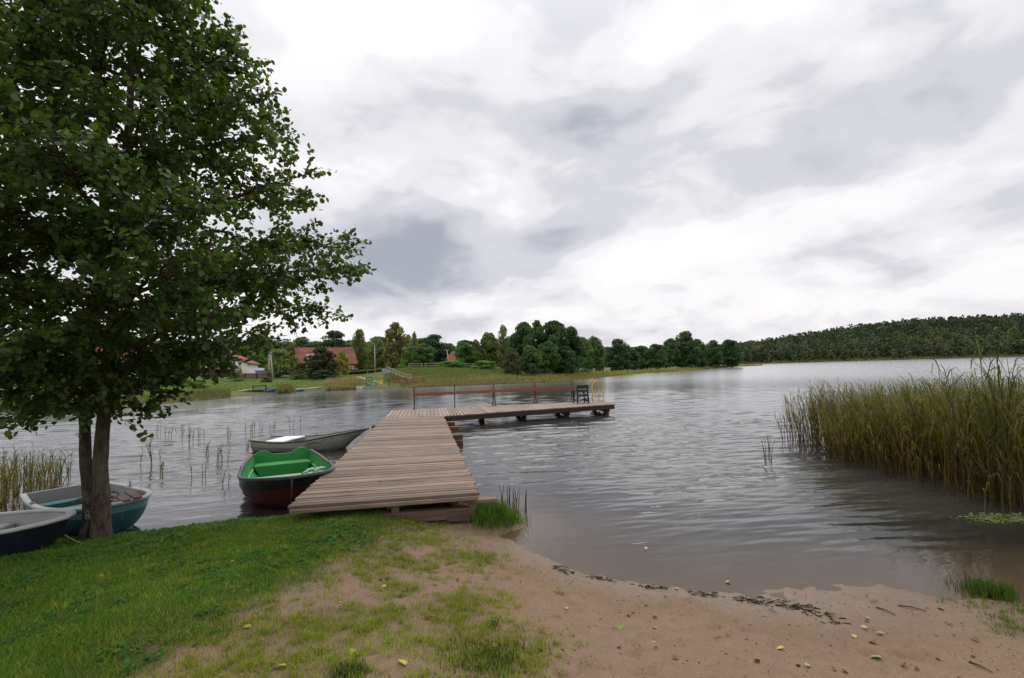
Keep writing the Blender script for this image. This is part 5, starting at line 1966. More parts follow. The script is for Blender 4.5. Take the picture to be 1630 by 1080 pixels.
# a loose row of lower trees closes the view behind the village
BL = 'olive green tree of the far row behind the village'
k = 0
for px in list(range(-90, 830, 23)):
    k += 1
    tree(px + vrg.uniform(-8, 8), (539 if px < 690 else 550) + vrg.uniform(-4, 8), vrg.uniform(50, 66), vrg.uniform(150, 172), ['broad', 'broad', 'birch'][k % 3], [OLIVE, MID, (.055, .075, .028)][vrg.integers(3)], BL, 'far row of trees behind the village')

# ------------------------------------------------------------------ the wooded hill across the lake
hrg = np.random.default_rng(91)
px_, py_ = [], []
gxx, gyy = np.meshgrid(np.arange(20, 640, 7.4), np.arange(372, 640, 7.4))
hx = (gxx + hrg.uniform(-2.4, 2.4, gxx.shape)).ravel()
hy = (gyy + hrg.uniform(-2.4, 2.4, gyy.shape)).ravel()
hs = far_sd(hx, hy)
k = (hs > 2.0) & (hs < 170) & (hy > 330) & (hx / np.maximum(hy, 1) < 1.12)
hx, hy, hs = hx[k], hy[k], hs[k]
hz = far_h(hx, hy)
nT = len(hx)
hh = hrg.uniform(10.5, 16, nT) * (.72 + .28 * smooth(0, 25, hs))
hw = hh * hrg.uniform(.5, .75, nT)
NQ = 90
con = hrg.random(nT) < smooth(20, 90, hs) * .35
ti = np.repeat(np.arange(nT), NQ)
m_ = nT * NQ
f = hrg.random(m_) ** .8
zf = .12 + .88 * f
Rb = np.sqrt(np.clip(1 - ((zf - .5) / .55) ** 2, .02, 1)) * .5
Rc = .42 * (1 - f) ** .8 + .03
R = np.where(con[ti], Rc, Rb) * (.45 + .55 * hrg.random(m_) ** .5)
a = hrg.uniform(0, 6.28, m_)
lump = 1 + .28 * np.sin(a * 3 + ti * 1.7) * np.sin(zf * 11 + ti)
c = np.stack([hx[ti] + np.cos(a) * R * hw[ti] * lump, hy[ti] + np.sin(a) * R * hw[ti] * lump, hz[ti] + zf * hh[ti]], 1)
nrm = np.stack([np.cos(a), np.sin(a), np.full(m_, .5)], 1) + hrg.normal(0, .5, (m_, 3))
nrm /= np.linalg.norm(nrm, axis=1, keepdims=True)
t = np.cross(nrm, hrg.normal(0, 1, (m_, 3)))
t /= np.linalg.norm(t, axis=1, keepdims=True)
b = np.cross(nrm, t)
s_ = (hrg.uniform(.6, 1.25, m_) * np.where(con[ti], .75, 1.0))[:, None]
V = np.stack([c + t * s_ * 1.2, c + b * s_ * .8, c - t * s_, c - b * s_ * .9], 1)
base_c = np.array([.068, .094, .048])
tc_ = base_c * hrg.uniform(.7, 1.35, (nT, 1)) + np.array([.075, .045, .008]) * (np.clip(hrg.normal(.0, .35, (nT, 1)) + .8 * fbm(hx * .02, hy * .03, 97, 2)[:, None], 0, 1)) * smooth(90, 20, hs)[:, None]
tc_[con] = np.array([.048, .074, .046]) * hrg.uniform(.8, 1.2, (con.sum(), 1))
tint = tc_[ti] * hrg.uniform(.85, 1.15, (m_, 1)) * .88
i = np.arange(m_)[:, None] * 4
m_far = leaf_mat('forest', (1, 1, 1), trans=.15, rough=.7, spec=.15)
tag(link('forest', big_mesh('forest', V.reshape(-1, 3), [i + np.arange(4)], tint=np.repeat(tint, 4, 0)), None, m_far), 'mixed forest covering the hill across the lake', 'forest', kind='stuff')
print('forest trees', nT)

# ------------------------------------------------------------------ reeds and grass along the far shore
def strip(name, x, y, z, h, w_, rg, c0, c1, label, cat='reeds'):
    n = len(x)
    h = h * (.72 + .6 * fbm(x * .35, y * .35, 57, 3))
    yel = np.clip(rg.normal(.5, .3, n) + .5 * fbm(x * .2, y * .2, 58, 3), 0, 1)[:, None]
    tint = (np.array(c0) * (1 - yel) + np.array(c1) * yel) * rg.uniform(.7, 1.3, (n, 1))
    o_ = blades(name, x, y, z, h, w_, rg.uniform(.05, .6, n), rg, tint, m_reed)
    return tag(o_, label, cat, kind='stuff')


qrg = np.random.default_rng(63)


def sample_far(pxa, pxb, Ya, Yb, n, lo, hi):
    """points on the far bank between photo columns, within lo..hi metres of the waterline"""
    x_, y_ = [], []
    px = qrg.uniform(pxa, pxb, n)
    Y = qrg.uniform(Ya, Yb, n)
    d0 = np.array([tuple(ray(p, 590)) for p in np.linspace(pxa, pxb, 60)])
    dx = np.interp(px, np.linspace(pxa, pxb, 60), d0[:, 0] / d0[:, 1])
    x, y = dx * Y, Y
    s = far_sd(x, y)
    k = (s > lo) & (s < hi)
    return x[k], y[k], s[k]


x, y, s = sample_far(636, 960, 70, 125, 70000, -1.0, 17)
k = qrg.random(len(x)) < .62 * smooth(17, 10, s)
x, y, s = x[k], y[k], s[k]
strip('shore_reeds', x, y, np.maximum(far_h(x, y), -.1), qrg.uniform(.4, .95, len(x)), qrg.uniform(.04, .09, len(x)), qrg, (.13, .15, .05), (.30, .24, .12), 'brownish reeds and tall grass between the meadow and the water')
x, y, s = sample_far(955, 1215, 100, 275, 60000, -1.5, 6)
strip('shore_reeds', x, y, np.maximum(far_h(x, y), -.1), qrg.uniform(.5, 1.1, len(x)), qrg.uniform(.08, .16, len(x)), qrg, (.13, .16, .045), (.34, .29, .10), 'yellowish reeds along the water at the wooded point')
x, y, s = sample_far(1180, 1640, 400, 470, 60000, -1, 5)
strip('shore_reeds', x, y, np.maximum(far_h(x, y), -.1), qrg.uniform(1.0, 2.0, len(x)), qrg.uniform(.25, .5, len(x)), qrg, (.14, .15, .07), (.28, .25, .14), 'thin pale reed line at the foot of the forest hill')
x, y, s = sample_far(521, 577, 66, 90, 24000, -1.0, 9)
k = qrg.random(len(x)) < .8
x, y = x[k], y[k]
strip('shore_reeds', x, y, np.maximum(far_h(x, y), -.1), qrg.uniform(.6, 1.4, len(x)), qrg.uniform(.04, .08, len(x)), qrg, (.15, .16, .07), (.33, .26, .15), 'brown reed patch at the water in front of the brick house')
x, y, s = sample_far(-40, 470, 36, 72, 60000, -.3, 4)
qx = 815 + FPX * x / y
k = (qx < 366) | (qx > 446)
x, y = x[k], y[k]
strip('shore_reeds', x, y, np.maximum(far_h(x, y), -.1), qrg.uniform(.25, .75, len(x)), qrg.uniform(.03, .07, len(x)), qrg, (.10, .13, .04), (.21, .18, .08), 'low grass fringe along the far left shore')
x, y, s = sample_far(441, 464, 58, 76, 5000, -.4, 4)
strip('shore_reeds', x, y, np.maximum(far_h(x, y), -.1), qrg.uniform(.5, 1.1, len(x)), qrg.uniform(.04, .07, len(x)), qrg, (.10, .115, .045), (.20, .16, .085), 'small reed patch between the moored boats on the far shore')
x, y, s = sample_far(612, 830, 78, 118, 40000, 9, 60)
strip('meadow_grass', x, y, far_h(x, y), qrg.uniform(.3, .7, len(x)), qrg.uniform(.05, .12, len(x)), qrg, (.095, .155, .04), (.16, .18, .065), 'bright green meadow grass on the slope left of the alders', 'grass')
x, y, s = sample_far(-60, 640, 40, 110, 60000, 3, 40)
strip('meadow_grass', x, y, far_h(x, y), qrg.uniform(.08, .25, len(x)), qrg.uniform(.05, .12, len(x)), qrg, (.10, .21, .03), (.17, .19, .06), 'short garden grass below the houses', 'grass')

# ------------------------------------------------------------------ houses
def brick_mat(name, c1, c2, mortar, sc):
    m, N = new_mat(name)
    o = N.n('ShaderNodeTexCoord').outputs['Object']
    sp = N.n('ShaderNodeSeparateXYZ', ins={0: o})
    v = N.n('ShaderNodeCombineXYZ', ins={0: N.math('ADD', sp.outputs[0], sp.outputs[1]), 1: sp.outputs[2], 2: 0.0}).outputs[0]
    br = N.n('ShaderNodeTexBrick', ins={'Vector': v, 'Color1': (*c1, 1), 'Color2': (*c2, 1), 'Mortar': (*mortar, 1), 'Scale': sc, 'Mortar Size': .015, 'Brick Width': .25, 'Row Height': .08})
    ns = N.noise(o, .8, 5, .6).outputs[0]
    f = N.rng(ns, .3, .7, .75, 1.2)
    c = N.mix(1, br.outputs[0], N.n('ShaderNodeCombineColor', ins={0: f, 1: f, 2: f}).outputs[0], 'MULTIPLY')
    out(N, N.n('ShaderNodeBsdfPrincipled', ins={'Base Color': c, 'Roughness': .85}).outputs[0])
    return m


def tile_mat(name, col, col2):
    m, N = new_mat(name)
    o = N.n('ShaderNodeTexCoord').outputs['Object']
    wv_ = N.n('ShaderNodeTexWave', bands_direction='Z', ins={'Vector': o, 'Scale': 1.3, 'Distortion': .5, 'Detail': 2.0}).outputs[0]
    ns = N.noise(o, .7, 6, .65).outputs[0]
    n2_ = N.noise(o, 7, 3, .6).outputs[0]
    c = N.mix(N.rng(ns, .35, .65), col, col2)
    f = N.rng(N.math('ADD', wv_, n2_), .4, 1.6, .8, 1.15)
    c = N.mix(1, c, N.n('ShaderNodeCombineColor', ins={0: f, 1: f, 2: f}).outputs[0], 'MULTIPLY')
    out(N, N.n('ShaderNodeBsdfPrincipled', ins={'Base Color': c, 'Roughness': .8, 'Specular IOR Level': .25}).outputs[0])
    return m


m_brick = brick_mat('red brick', (.34, .085, .055), (.27, .07, .045), (.30, .18, .14), 1.0)
m_white = mat('white plaster', (.80, .79, .77), rough=.85, var=.04, scale=1.5)
m_tile_o = tile_mat('orange tiles', (.25, .095, .06), (.14, .058, .045))
m_tile_r = tile_mat('red tiles', (.27, .075, .065), (.20, .06, .05))
m_glass = mat('window glass', (.03, .035, .045), rough=.08, var=.1, spec=.6)
m_frame = mat('white frame', (.80, .80, .79), rough=.5, var=.03)
m_timber = mat('dark timber', (.05, .035, .028), rough=.8, var=.3)
m_greywall = mat('grey sheet', (.24, .27, .31), rough=.6, var=.15)
m_woodfence = mat('grey brown fence wood', (.26, .20, .13), rough=.85, var=.3, scale=4)
m_concrete = mat('concrete pole', (.38, .35, .30), rough=.85, var=.15)


def house_part_walls(mb, w_, d_, h, rh, mi=0, over=0):
    """box with two gables at x = -w/2 and w/2 (ridge along x)"""
    x, y = w_ / 2, d_ / 2
    mb.add([(-x, -y, -1), (x, -y, -1), (x, y, -1), (-x, y, -1), (-x, -y, h), (x, -y, h), (x, y, h), (-x, y, h), (-x, 0, h + rh), (x, 0, h + rh)],
           [(0, 1, 5, 4), (1, 2, 6, 9, 5), (2, 3, 7, 6), (3, 0, 4, 8, 7), (4, 5, 9, 8), (6, 7, 8, 9)], 1.0, mi)


def gable_roof(w_, d_, h, rh, ov=.35, th=.16):
    mb = MB()
    x, y = w_ / 2 + ov, d_ / 2 + ov
    sl = rh / (d_ / 2)
    zl = h - ov * sl
    for s in (-1, 1):
        V = [(-x, s * y, zl + .02), (x, s * y, zl + .02), (x, 0, h + rh + .02), (-x, 0, h + rh + .02)]
        V += [(a, b, c + th) for a, b, c in V]
        mb.add(V, [(0, 3, 2, 1), (4, 5, 6, 7), (0, 1, 5, 4), (1, 2, 6, 5), (2, 3, 7, 6), (3, 0, 4, 7)])
    return mb


def window(parent, x, y, z, w_, h, axis_='y', s=-1, cross=True):
    """window on a wall facing s*axis"""
    fr_ = MB()

    def bx(cx, cz, ww, hh_, dep_, off_):
        if axis_ == 'y':
            return ((cx, y + s * off_, cz), (ww, dep_, hh_))
        return ((x + s * off_, cx, cz), (dep_, ww, hh_))
    c0 = x if axis_ == 'y' else y
    t_ = .10
    for c_, sz in (bx(c0 - w_ / 2, z, t_, h + t_, .08, .03), bx(c0 + w_ / 2, z, t_, h + t_, .08, .03), bx(c0, z - h / 2, w_ - t_, t_, .08, .03), bx(c0, z + h / 2, w_ - t_, t_, .08, .03)):
        fr_.box(c_, sz)
    if cross:
        fr_.box(*bx(c0, z, t_ * .8, h - t_, .06, .035))
        fr_.box(*bx(c0, z + h * .12, w_ - t_, t_ * .8, .05, .04))
    f_ = fr_.build('window', m_frame, parent)
    p = MB()
    p.box(*bx(c0, z, w_ - t_, h - t_, .02, .012))
    p.build('pane', m_glass, f_)


# brick house with the long orange roof
hp_ = at(517, 590, 118)
hz_ = fz(hp_.x, hp_.y)
eave, ridge = at(560, 577.5, 116).z - hz_, at(520, 554.5, 118).z - hz_
hw_ = 84 * 118 / FPX
hb = empty('brick_house', (hp_.x, hp_.y, hz_), R_(31), 'long brick house with a steep orange tiled roof and a white left gable', 'house')
mb = MB()
house_part_walls(mb, hw_, 7.6, eave, ridge - eave)
mb.build('wall', m_brick, hb)
rf = gable_roof(hw_, 7.6, eave, ridge - eave, .4).build('roof', m_tile_o, hb)
mb = MB()
mb.box((hw_ * .22, .5, ridge + .25), (.7, .7, 1.1))
mb.build('chimney', m_timber, rf)
mb = MB()
mb.add([(-hw_ / 2 - .02, -3.6, eave * .25), (-hw_ / 2 - .02, 3.6, eave * .25), (-hw_ / 2 - .02, 3.6, eave + .1), (-hw_ / 2 - .02, 0, ridge - .3), (-hw_ / 2 - .02, -3.6, eave + .1)], [(0, 1, 2, 3, 4)])
mb.box((-hw_ * .26, -3.84, eave * .5), (hw_ * .42, .05, eave * .95))
mb.build('white_wall', m_white, hb)
for fx in (.40, .24):
    window(hb, hw_ * fx, -3.8, eave * .45, 1.1, 1.25)
for fx in (-.42, -.32, -.2, -.1):
    window(hb, hw_ * fx, -3.87, eave * .5, .9, 1.2)
window(hb, -hw_ / 2 - .03, 0, eave + 1.1, .9, 1.1, 'x', -1)
mb = MB()
mb.box((-hw_ * .30, -2.6, eave + (ridge - eave) * .42), (1.5, 1.2, 1.1))
dm = mb.build('dormer', m_frame, hb)
# white house, gable to the lake
hp_ = at(371, 592, 108)
hz_ = fz(hp_.x, hp_.y)
hw_ = 58 * 108 / FPX
eave, ridge = at(400, 578.5, 106).z - hz_, at(368, 565.5, 106).z - hz_
hwt = empty('white_house', (hp_.x, hp_.y, hz_), R_(90 + 14), 'white plastered house with a red roof, its gable with two windows facing the lake', 'house')
mb = MB()
house_part_walls(mb, 9.0, hw_, eave, ridge - eave)
mb.build('wall', m_white, hwt)
rf = gable_roof(9.0, hw_, eave, ridge - eave, .45).build('roof', m_tile_r, hwt)
mb = MB()
mb.box((1.0, .9, ridge + .3), (.8, .8, 1.5))
mb.build('chimney', m_greywall, rf)
for yy in (-1.1, .9):
    window(hwt, -4.5, yy, eave + .35, 1.1, 1.35, 'x', -1)
window(hwt, -4.5, 0.0, eave * .30, 1.2, 1.0, 'x', -1)
mb = MB()
mb.beam((-4.6, -2.1, eave + (ridge - eave) * .62), (-4.6, 2.1, eave + (ridge - eave) * .62), .12, .18)
mb.build('tie_beam', m_timber, hwt)
# small hut with an orange roof in front of it
hp_ = at(352, 594, 101)
hz_ = fz(hp_.x, hp_.y)
eave, ridge = at(354, 590.5, 101).z - hz_, at(361, 583, 101).z - hz_
hut = empty('garden_hut', (hp_.x, hp_.y, hz_), R_(90 - 24), 'garden hut with a dark wooden gable and an orange roof before the white house', 'hut')
mb = MB()
house_part_walls(mb, 3.4, 3.6, eave, ridge - eave)
mb.build('wall', m_timber, hut)
gable_roof(3.4, 3.6, eave, ridge - eave, .3).build('roof', m_tile_o, hut)
# red outbuilding and grey shed
hp_ = at(438, 594, 100)
hz_ = fz(hp_.x, hp_.y)
eave, ridge = at(438, 585.5, 100).z - hz_, at(438, 579, 100).z - hz_
ob = empty('outbuilding', (hp_.x, hp_.y, hz_), R_(4), 'small red brick outbuilding with a reddish roof and a white window', 'outbuilding')
mb = MB()
house_part_walls(mb, 2.3, 2.6, eave, ridge - eave)
mb.build('wall', m_brick, ob)
gable_roof(2.3, 2.6, eave, ridge - eave, .2, .1).build('roof', m_tile_r, ob)
window(ob, .25, -1.3, eave * .55, .9, 1.1)
hp_ = at(422, 594, 106)
hz_ = fz(hp_.x, hp_.y)
eave, ridge = at(422, 590, 106).z - hz_, at(424, 586.5, 106).z - hz_
sh = empty('shed', (hp_.x, hp_.y, hz_), R_(12), 'low grey sheet metal shed left of the twin pole', 'shed')
mb = MB()
house_part_walls(mb, 3.0, 3.0, eave, ridge - eave)
mb.build('wall', m_greywall, sh)
gable_roof(3.0, 3.0, eave, ridge - eave, .25, .08).build('roof', m_greywall, sh)
# small red house behind the meadow
hp_ = at(741, 585, 152)
hz_ = fz(hp_.x, hp_.y)
eave, ridge = at(737, 574, 150).z - hz_, at(730, 559, 150).z - hz_
rh_ = empty('red_house', (hp_.x, hp_.y, hz_), R_(-20), 'red roofed house peeking out behind the bushy tree beyond the meadow', 'house')
mb = MB()
house_part_walls(mb, 9.0, 7.0, eave, ridge - eave)
mb.build('wall', m_brick, rh_)
gable_roof(9.0, 7.0, eave, ridge - eave, .4).build('roof', m_tile_o, rh_)
window(rh_, -2, -3.5, eave * .5, 1.1, 1.2)
window(rh_, 2, -3.5, eave * .5, 1.1, 1.2)
# red roof seen through the alder beside its trunk
hp_ = at(188, 590, 100)
hz_ = fz(hp_.x, hp_.y)
hr2 = empty('red_roofed_house', (hp_.x, hp_.y, hz_), R_(8), 'house with a red roof glimpsed through the alder leaves right of its trunk', 'house')
eave, ridge = at(188, 572, 100).z - hz_, at(188, 552, 100).z - hz_
mb = MB()
house_part_walls(mb, 7.0, 6.0, eave, ridge - eave)
mb.build('wall', m_white, hr2)
gable_roof(7.0, 6.0, eave, ridge - eave, .4).build('roof', m_tile_r, hr2)
window(hr2, -1.5, -3.0, eave * .55, 1.1, 1.2)
window(hr2, 1.5, -3.0, eave * .55, 1.1, 1.2)

# brick garden wall with a timber rail above it
a, b_ = at(372, 600, 94), at(446, 600, 96)
wl_ = empty('garden_wall', (a.x, a.y, 0), 0, 'long low reddish brick garden wall with dark posts and a wooden rail', 'wall')
za, zb = fz(a.x, a.y), fz(b_.x, b_.y)
ztop = at(400, 595.5, 95).z
mb = MB()
mb.beam((0, 0, ztop - .6), (b_.x - a.x, b_.y - a.y, ztop - .6), .25, 1.2, up=(0, 0, 1))
mb.build('wall', mat('old wall', (.20, .13, .115), rough=.9, var=.3, scale=2), wl_)
mb = MB()
mb.beam((0, -.15, ztop + .08), (b_.x - a.x, b_.y - a.y - .15, ztop + .08), .10, .14)
mb.build('rail', m_woodfence, wl_)
for k in range(5):
    t = k / 4
    mb = MB()
    q = Vector((0, -.2, 0)).lerp(Vector((b_.x - a.x, b_.y - a.y - .2, 0)), t)
    mb.box((q.x, q.y, ztop - .55), (.16, .16, 1.25))
    mb.build('post', m_timber, wl_)

# clipped hedge
a, b_ = at(546, 597, 112), at(612, 594, 116)
n = 5000
t = qrg.random(n)
za = fz(a.x, a.y)
ht = at(575, 590, 113).z - za
fx_ = qrg.integers(0, 3, n)
u_ = qrg.uniform(-1, 1, n) * .7
zz_ = qrg.random(n) * ht
u_ = np.where(fx_ == 0, -.7, np.where(fx_ == 1, .7, u_))
zz_ = np.where(fx_ == 2, ht, zz_)
dv = (b_ - a)
dv.z = 0
pv = Vector((-dv.y, dv.x, 0)).normalized()
c = np.stack([a.x + dv.x * t + pv.x * u_, a.y + dv.y * t + pv.y * u_, za + zz_], 1) + qrg.normal(0, .05, (n, 3))
hg = empty('hedge', (0, 0, 0), 0, 'clipped dark green hedge running right from the brick house', 'hedge')
link('foliage', leaf_mesh('hedge_leaves', c, qrg.normal(0, 1, (n, 3)), qrg.uniform(.15, .3, n), qrg, np.array([.045, .085, .022]) * qrg.uniform(.7, 1.3, (n, 1))), hg, m_grass)
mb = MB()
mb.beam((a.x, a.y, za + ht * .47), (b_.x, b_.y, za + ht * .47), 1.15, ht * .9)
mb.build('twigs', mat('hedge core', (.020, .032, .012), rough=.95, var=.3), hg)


def fence(name, P, zt, rails, label, posts=None, m=None, pw=.13, group=None, slats=0):
    """post and rail fence through ground points P, height zt"""
    m = m or m_woodfence
    f_ = empty(name, (0, 0, 0), 0, label, 'fence', group)
    Q = []
    for a, b in zip(P[:-1], P[1:]):
        k = max(1, int((b - a).length / (posts or 2.4)))
        Q += [a.lerp(b, i / k) for i in range(k)]
    Q.append(P[-1])
    for q in Q:
        mb = MB()
        z = fz(q.x, q.y)
        mb.box((q.x, q.y, z + zt / 2 - .1), (pw, pw, zt + .25))
        mb.build('post', m, f_)
    mb = MB()
    for q, r_ in zip(Q[:-1], Q[1:]):
        for h in rails:
            mb.beam((q.x, q.y - .08, fz(q.x, q.y) + zt * h), (r_.x, r_.y - .08, fz(r_.x, r_.y) + zt * h), .06, .13)
        for k in range(slats):
            s_ = q.lerp(r_, (k + .5) / slats)
            z = fz(s_.x, s_.y)
            mb.box((s_.x, s_.y - .13, z + zt * .5), (.10, .03, zt))
    mb.build('rails', m, f_)
    return f_


m_brownfence = mat('reddish fence wood', (.20, .085, .045), rough=.85, var=.3, scale=4)
m_palefence = mat('pale fence wood', (.36, .31, .22), rough=.85, var=.2, scale=4)
fence('rail_fence', [at(x, 600, Y) for x, Y in ((616, 96), (636, 85), (654, 78))], 1.15, (.45, .9), 'grey brown rail fence running down the slope to the water', m=m_palefence)
fence('meadow_fence', [at(x, 590, Y) for x, Y in ((651, 108), (672, 109))], 1.2, (.55, .92), 'short piece of pale meadow fence in front of the dark shrub', m=m_palefence, posts=3)
fence('meadow_fence', [at(x, 590, Y) for x, Y in ((677, 110), (712, 112), (752, 114), (792, 114))], 1.2, (.55, .92), 'long pale meadow fence along the top of the green slope', m=m_palefence, posts=3)
fence('picket_fence', [on_far(x, y) for x, y in ((619, 613), (646, 612))], 1.0, (.3, .8), 'low reddish picket fence at the bathing place', m=m_brownfence, slats=7)
fence('plank_fence', [on_far(x, y) for x, y in ((648, 612.5), (675, 611.5))], .9, (.3, .55, .85), 'low dark red plank fence right of the picket fence', m=m_brownfence, posts=2.0)
fence('rail_fence', [at(x, 597, Y) for x, Y in ((548, 104), (585, 101), (614, 98))], .8, (.9,), 'low wooden rail along the sandy path below the hedge', m=m_woodfence, posts=4)

# utility poles and wires
def pole(px, top, bot, Y, label, r=.13, lean=0, twin=False, arm=True):
    p = at(px, bot, Y)
    z = fz(p.x, p.y)
    h = at(px, top, Y).z - z
    o_ = empty('utility_pole', (p.x, p.y, z), 0, label, 'pole', 'utility poles')
    mb = MB()
    mb.tube([(0, 0, -.3), (lean, 0, h)], [r, r * .7], 8)
    if twin:
        mb.tube([(.75, 0, -.3), (.22, 0, h * .97)], [r, r * .7], 8)
    mb.build('mast', m_concrete, o_, True)
    if arm:
        mb = MB()
        mb.beam((lean - .55, 0, h - .35), (lean + .55, 0, h - .35), .08, .10)
        mb.build('cross_arm', m_timber, o_)
        for s in (-.45, 0.0, .45):
            mb = MB()
            mb.tube([(lean + s, 0, h - .3), (lean + s, 0, h - .1)], .04, 6)
            mb.build('insulator', m_frame, o_, True)
    return Vector((p.x + lean, p.y, z + h - .2))


t1 = pole(597, 549.5, 597, 104, 'single slim pole standing at the right end of the hedge')
t2 = pole(716, 556, 588, 112, 'leaning pole with a strut at the edge of the meadow', lean=-.6)
t3 = pole(428.5, 560, 603, 90, 'twin legged concrete pole beside the red outbuilding', .15, 0, True)
mb = MB()
m_wire = mat('wire', (.03, .03, .03), rough=.5)
for s in (-.4, .4):
    for a, b_ in ((t1, t2), (t3, t1)):
        mb = MB()
        pts = [a.lerp(b_, t) + Vector((0, s, -1.0 * 4 * t * (1 - t) * .5)) for t in np.linspace(0, 1, 14)]
        mb.tube(pts, .022, 4)
        tag(mb.build('wire', m_wire), 'thin power line sagging between ' + ('the slim pole and the leaning pole' if a is t1 else 'the twin pole and the slim pole'), 'wire', 'power lines ' + ('over the meadow' if a is t1 else 'over the houses'))

# notice board at the corner of the fence
p = on_far(614.5, 601)
nbd = empty('notice_board', (p.x, p.y, p.z), R_(8), 'pale grey notice board on two posts at the corner of the fences', 'sign')
hB = at(614, 587.5, p.y).z - p.z
for s in (-.35, .35):
    mb = MB()
    mb.box((s, 0, hB * .45), (.10, .10, hB * .95))
    mb.build('post', m_woodfence, nbd)
mb = MB()
mb.box((0, -.08, hB * .72), (1.15, .06, hB * .55))
mb.build('board', mat('board face', (.26, .28, .31), rough=.5, var=.2, scale=3), nbd, bevel=.01)
# sand heap and path
p = on_far(570, 603)
mb = MB()
for i in range(9):
    for j in range(25):
        u_, v_ = (j - 12) / 12, (i - 4) / 4
        hgt_ = .42 * math.exp(-(u_ ** 2 * 2.2 + v_ ** 2 * 2.0)) * (1 + .35 * math.sin(j * 1.3) * math.cos(i * 1.7)) - .12
        mb.v.append((u_ * 1.7, v_ * 1.2, hgt_))
        mb.t.append(1.0)
for i in range(8):
    for j in range(24):
        k = i * 25 + j
        mb.f.append((k, k + 1, k + 26, k + 25))
        mb.m.append(0)
so = mb.build('sand_heap', mat('heap sand', (.36, .27, .19), rough=.95, var=.15), None, True)
so.location = p
tag(so, 'low heap of pale sand on the grass below the hedge', 'sand heap')
# swing frame
p = on_far(588, 612)
sw = empty('swing_frame', (p.x, p.y, p.z), R_(15), 'narrow dark swing frame at the bathing place beside the slide', 'swing')
hB = at(588, 601, p.y).z - p.z
for s in (-.45, .45):
    mb = MB()
    mb.beam((s, 0, -.1), (s * .9, 0, hB), .08, .08)
    mb.build('post', m_timber, sw)
mb = MB()
mb.beam((-.45, 0, hB), (.45, 0, hB), .07, .07)
mb.build('top_bar', m_timber, sw)
mb = MB()
for s in (-.18, .18):
    mb.tube([(s, 0, hB), (s, 0, .5)], .012, 5)
mb.box((0, 0, .48), (.45, .2, .04))
mb.build('seat', m_timber, sw)
# small yellow spring chair on the bathing beach
p = on_far(605.5, 616.5)
yc = empty('garden_chair', (p.x, p.y, max(p.z, .05)), R_(-20), 'yellow garden chair on the sand beside the pedal boat', 'chair')
for sx_ in (-1, 1):
    for sy in (-1, 1):
        mb = MB()
        mb.beam((sx_ * .22, sy * .22, 0), (sx_ * .2, sy * .2, .44 if sy < 0 else .95), .05, .05)
        mb.build('leg', m_yellow, yc)
mb = MB()
mb.box((0, 0, .45), (.5, .5, .05))
mb.build('seat', m_yellow, yc)
mb = MB()
for z in (.62, .76, .90):
    mb.box((0, .23, z), (.44, .04, .09))
mb.build('back', m_yellow, yc)


# moored boats on the far shore
def far_boat(px, py, length, ang, hullm, inm, label, beam=.62, hgt_=.45, group='boats on the far shore', raked=.4):
    p = on(px, py, .0)
    L_ = length
    o_ = empty('rowing_boat', (p.x, p.y, 0), ang, label, 'boat', group)
    B = Boat(L_, [(0, beam * .7), (.4, beam), (.75, beam * .75), (1, .02)], [(0, hgt_), (.5, hgt_ * .92), (1, hgt_ * 1.25)], [(0, -.08), (.6, -.1), (1, .02)], e=.65, rake=raked, nt=14, nu=6)
    off_ = Vector((-L_ / 2, 0, 0))
    parts = [B.hull().build('hull', [hullm], o_), B.inner().build('interior', [inm], o_), B.gunwale(.06, .05).build('gunwale', [inm], o_), B.transom(lambda f: .01, .05).build('transom', [hullm], o_),
             B.thwart(.2, hgt_ * .7, .25).build('thwart', [inm], o_), B.thwart(.52, hgt_ * .7, .25).build('thwart', [inm], o_)]
    for q in parts:
        recalc(q)
        q.location = off_
    return o_


m_bblue = mat('blue hull', (.06, .10, .22), rough=.5)
m_dkboat = mat('dark hull', (.03, .035, .035), rough=.6)
m_greenboat = mat('dark green hull', (.03, .055, .025), rough=.6)
far_boat(377, 629.3, 3.2, R_(38), m_bblue, m_whin, 'white boat with a blue side, leftmost on the far shore', hgt_=.5)
far_boat(399, 628.8, 2.8, R_(32), m_greenboat, m_dkboat, 'dark green upturned looking boat right of the white and blue one', hgt_=.42)
far_boat(424, 627.4, 2.3, R_(30), m_bblue, m_gry, 'grey blue boat moored right of the wooden rack', hgt_=.5)
far_boat(435, 626, 1.8, R_(35), m_bblue, m_bblue, 'small deep blue boat, rightmost beside the rack', hgt_=.6)
far_boat(467, 625, 2.6, R_(22), m_dkboat, m_dkboat, 'flat dark boat left of the long white boat', hgt_=.22)
far_boat(491, 623.3, 3.3, R_(20), m_wht, m_whin, 'long white boat drawn up at the short green lawn', hgt_=.42)
far_boat(574, 620.2, 1.1, R_(10), m_whin, m_whin, 'tiny white dinghy left of the teal pedal boat', hgt_=.35, beam=.4)
far_boat(680, 615.2, 2.3, R_(8), m_wht, m_whin, 'white flat boat below the plank fence', hgt_=.25)
far_boat(703, 614, 2.9, R_(12), m_wht, m_whin, 'longer white boat right of the flat one at the reeds', hgt_=.28)
far_boat(716, 613.2, 1.7, R_(0), m_teal, m_teal, 'teal boat at the reeds, rightmost on the far shore', hgt_=.45)
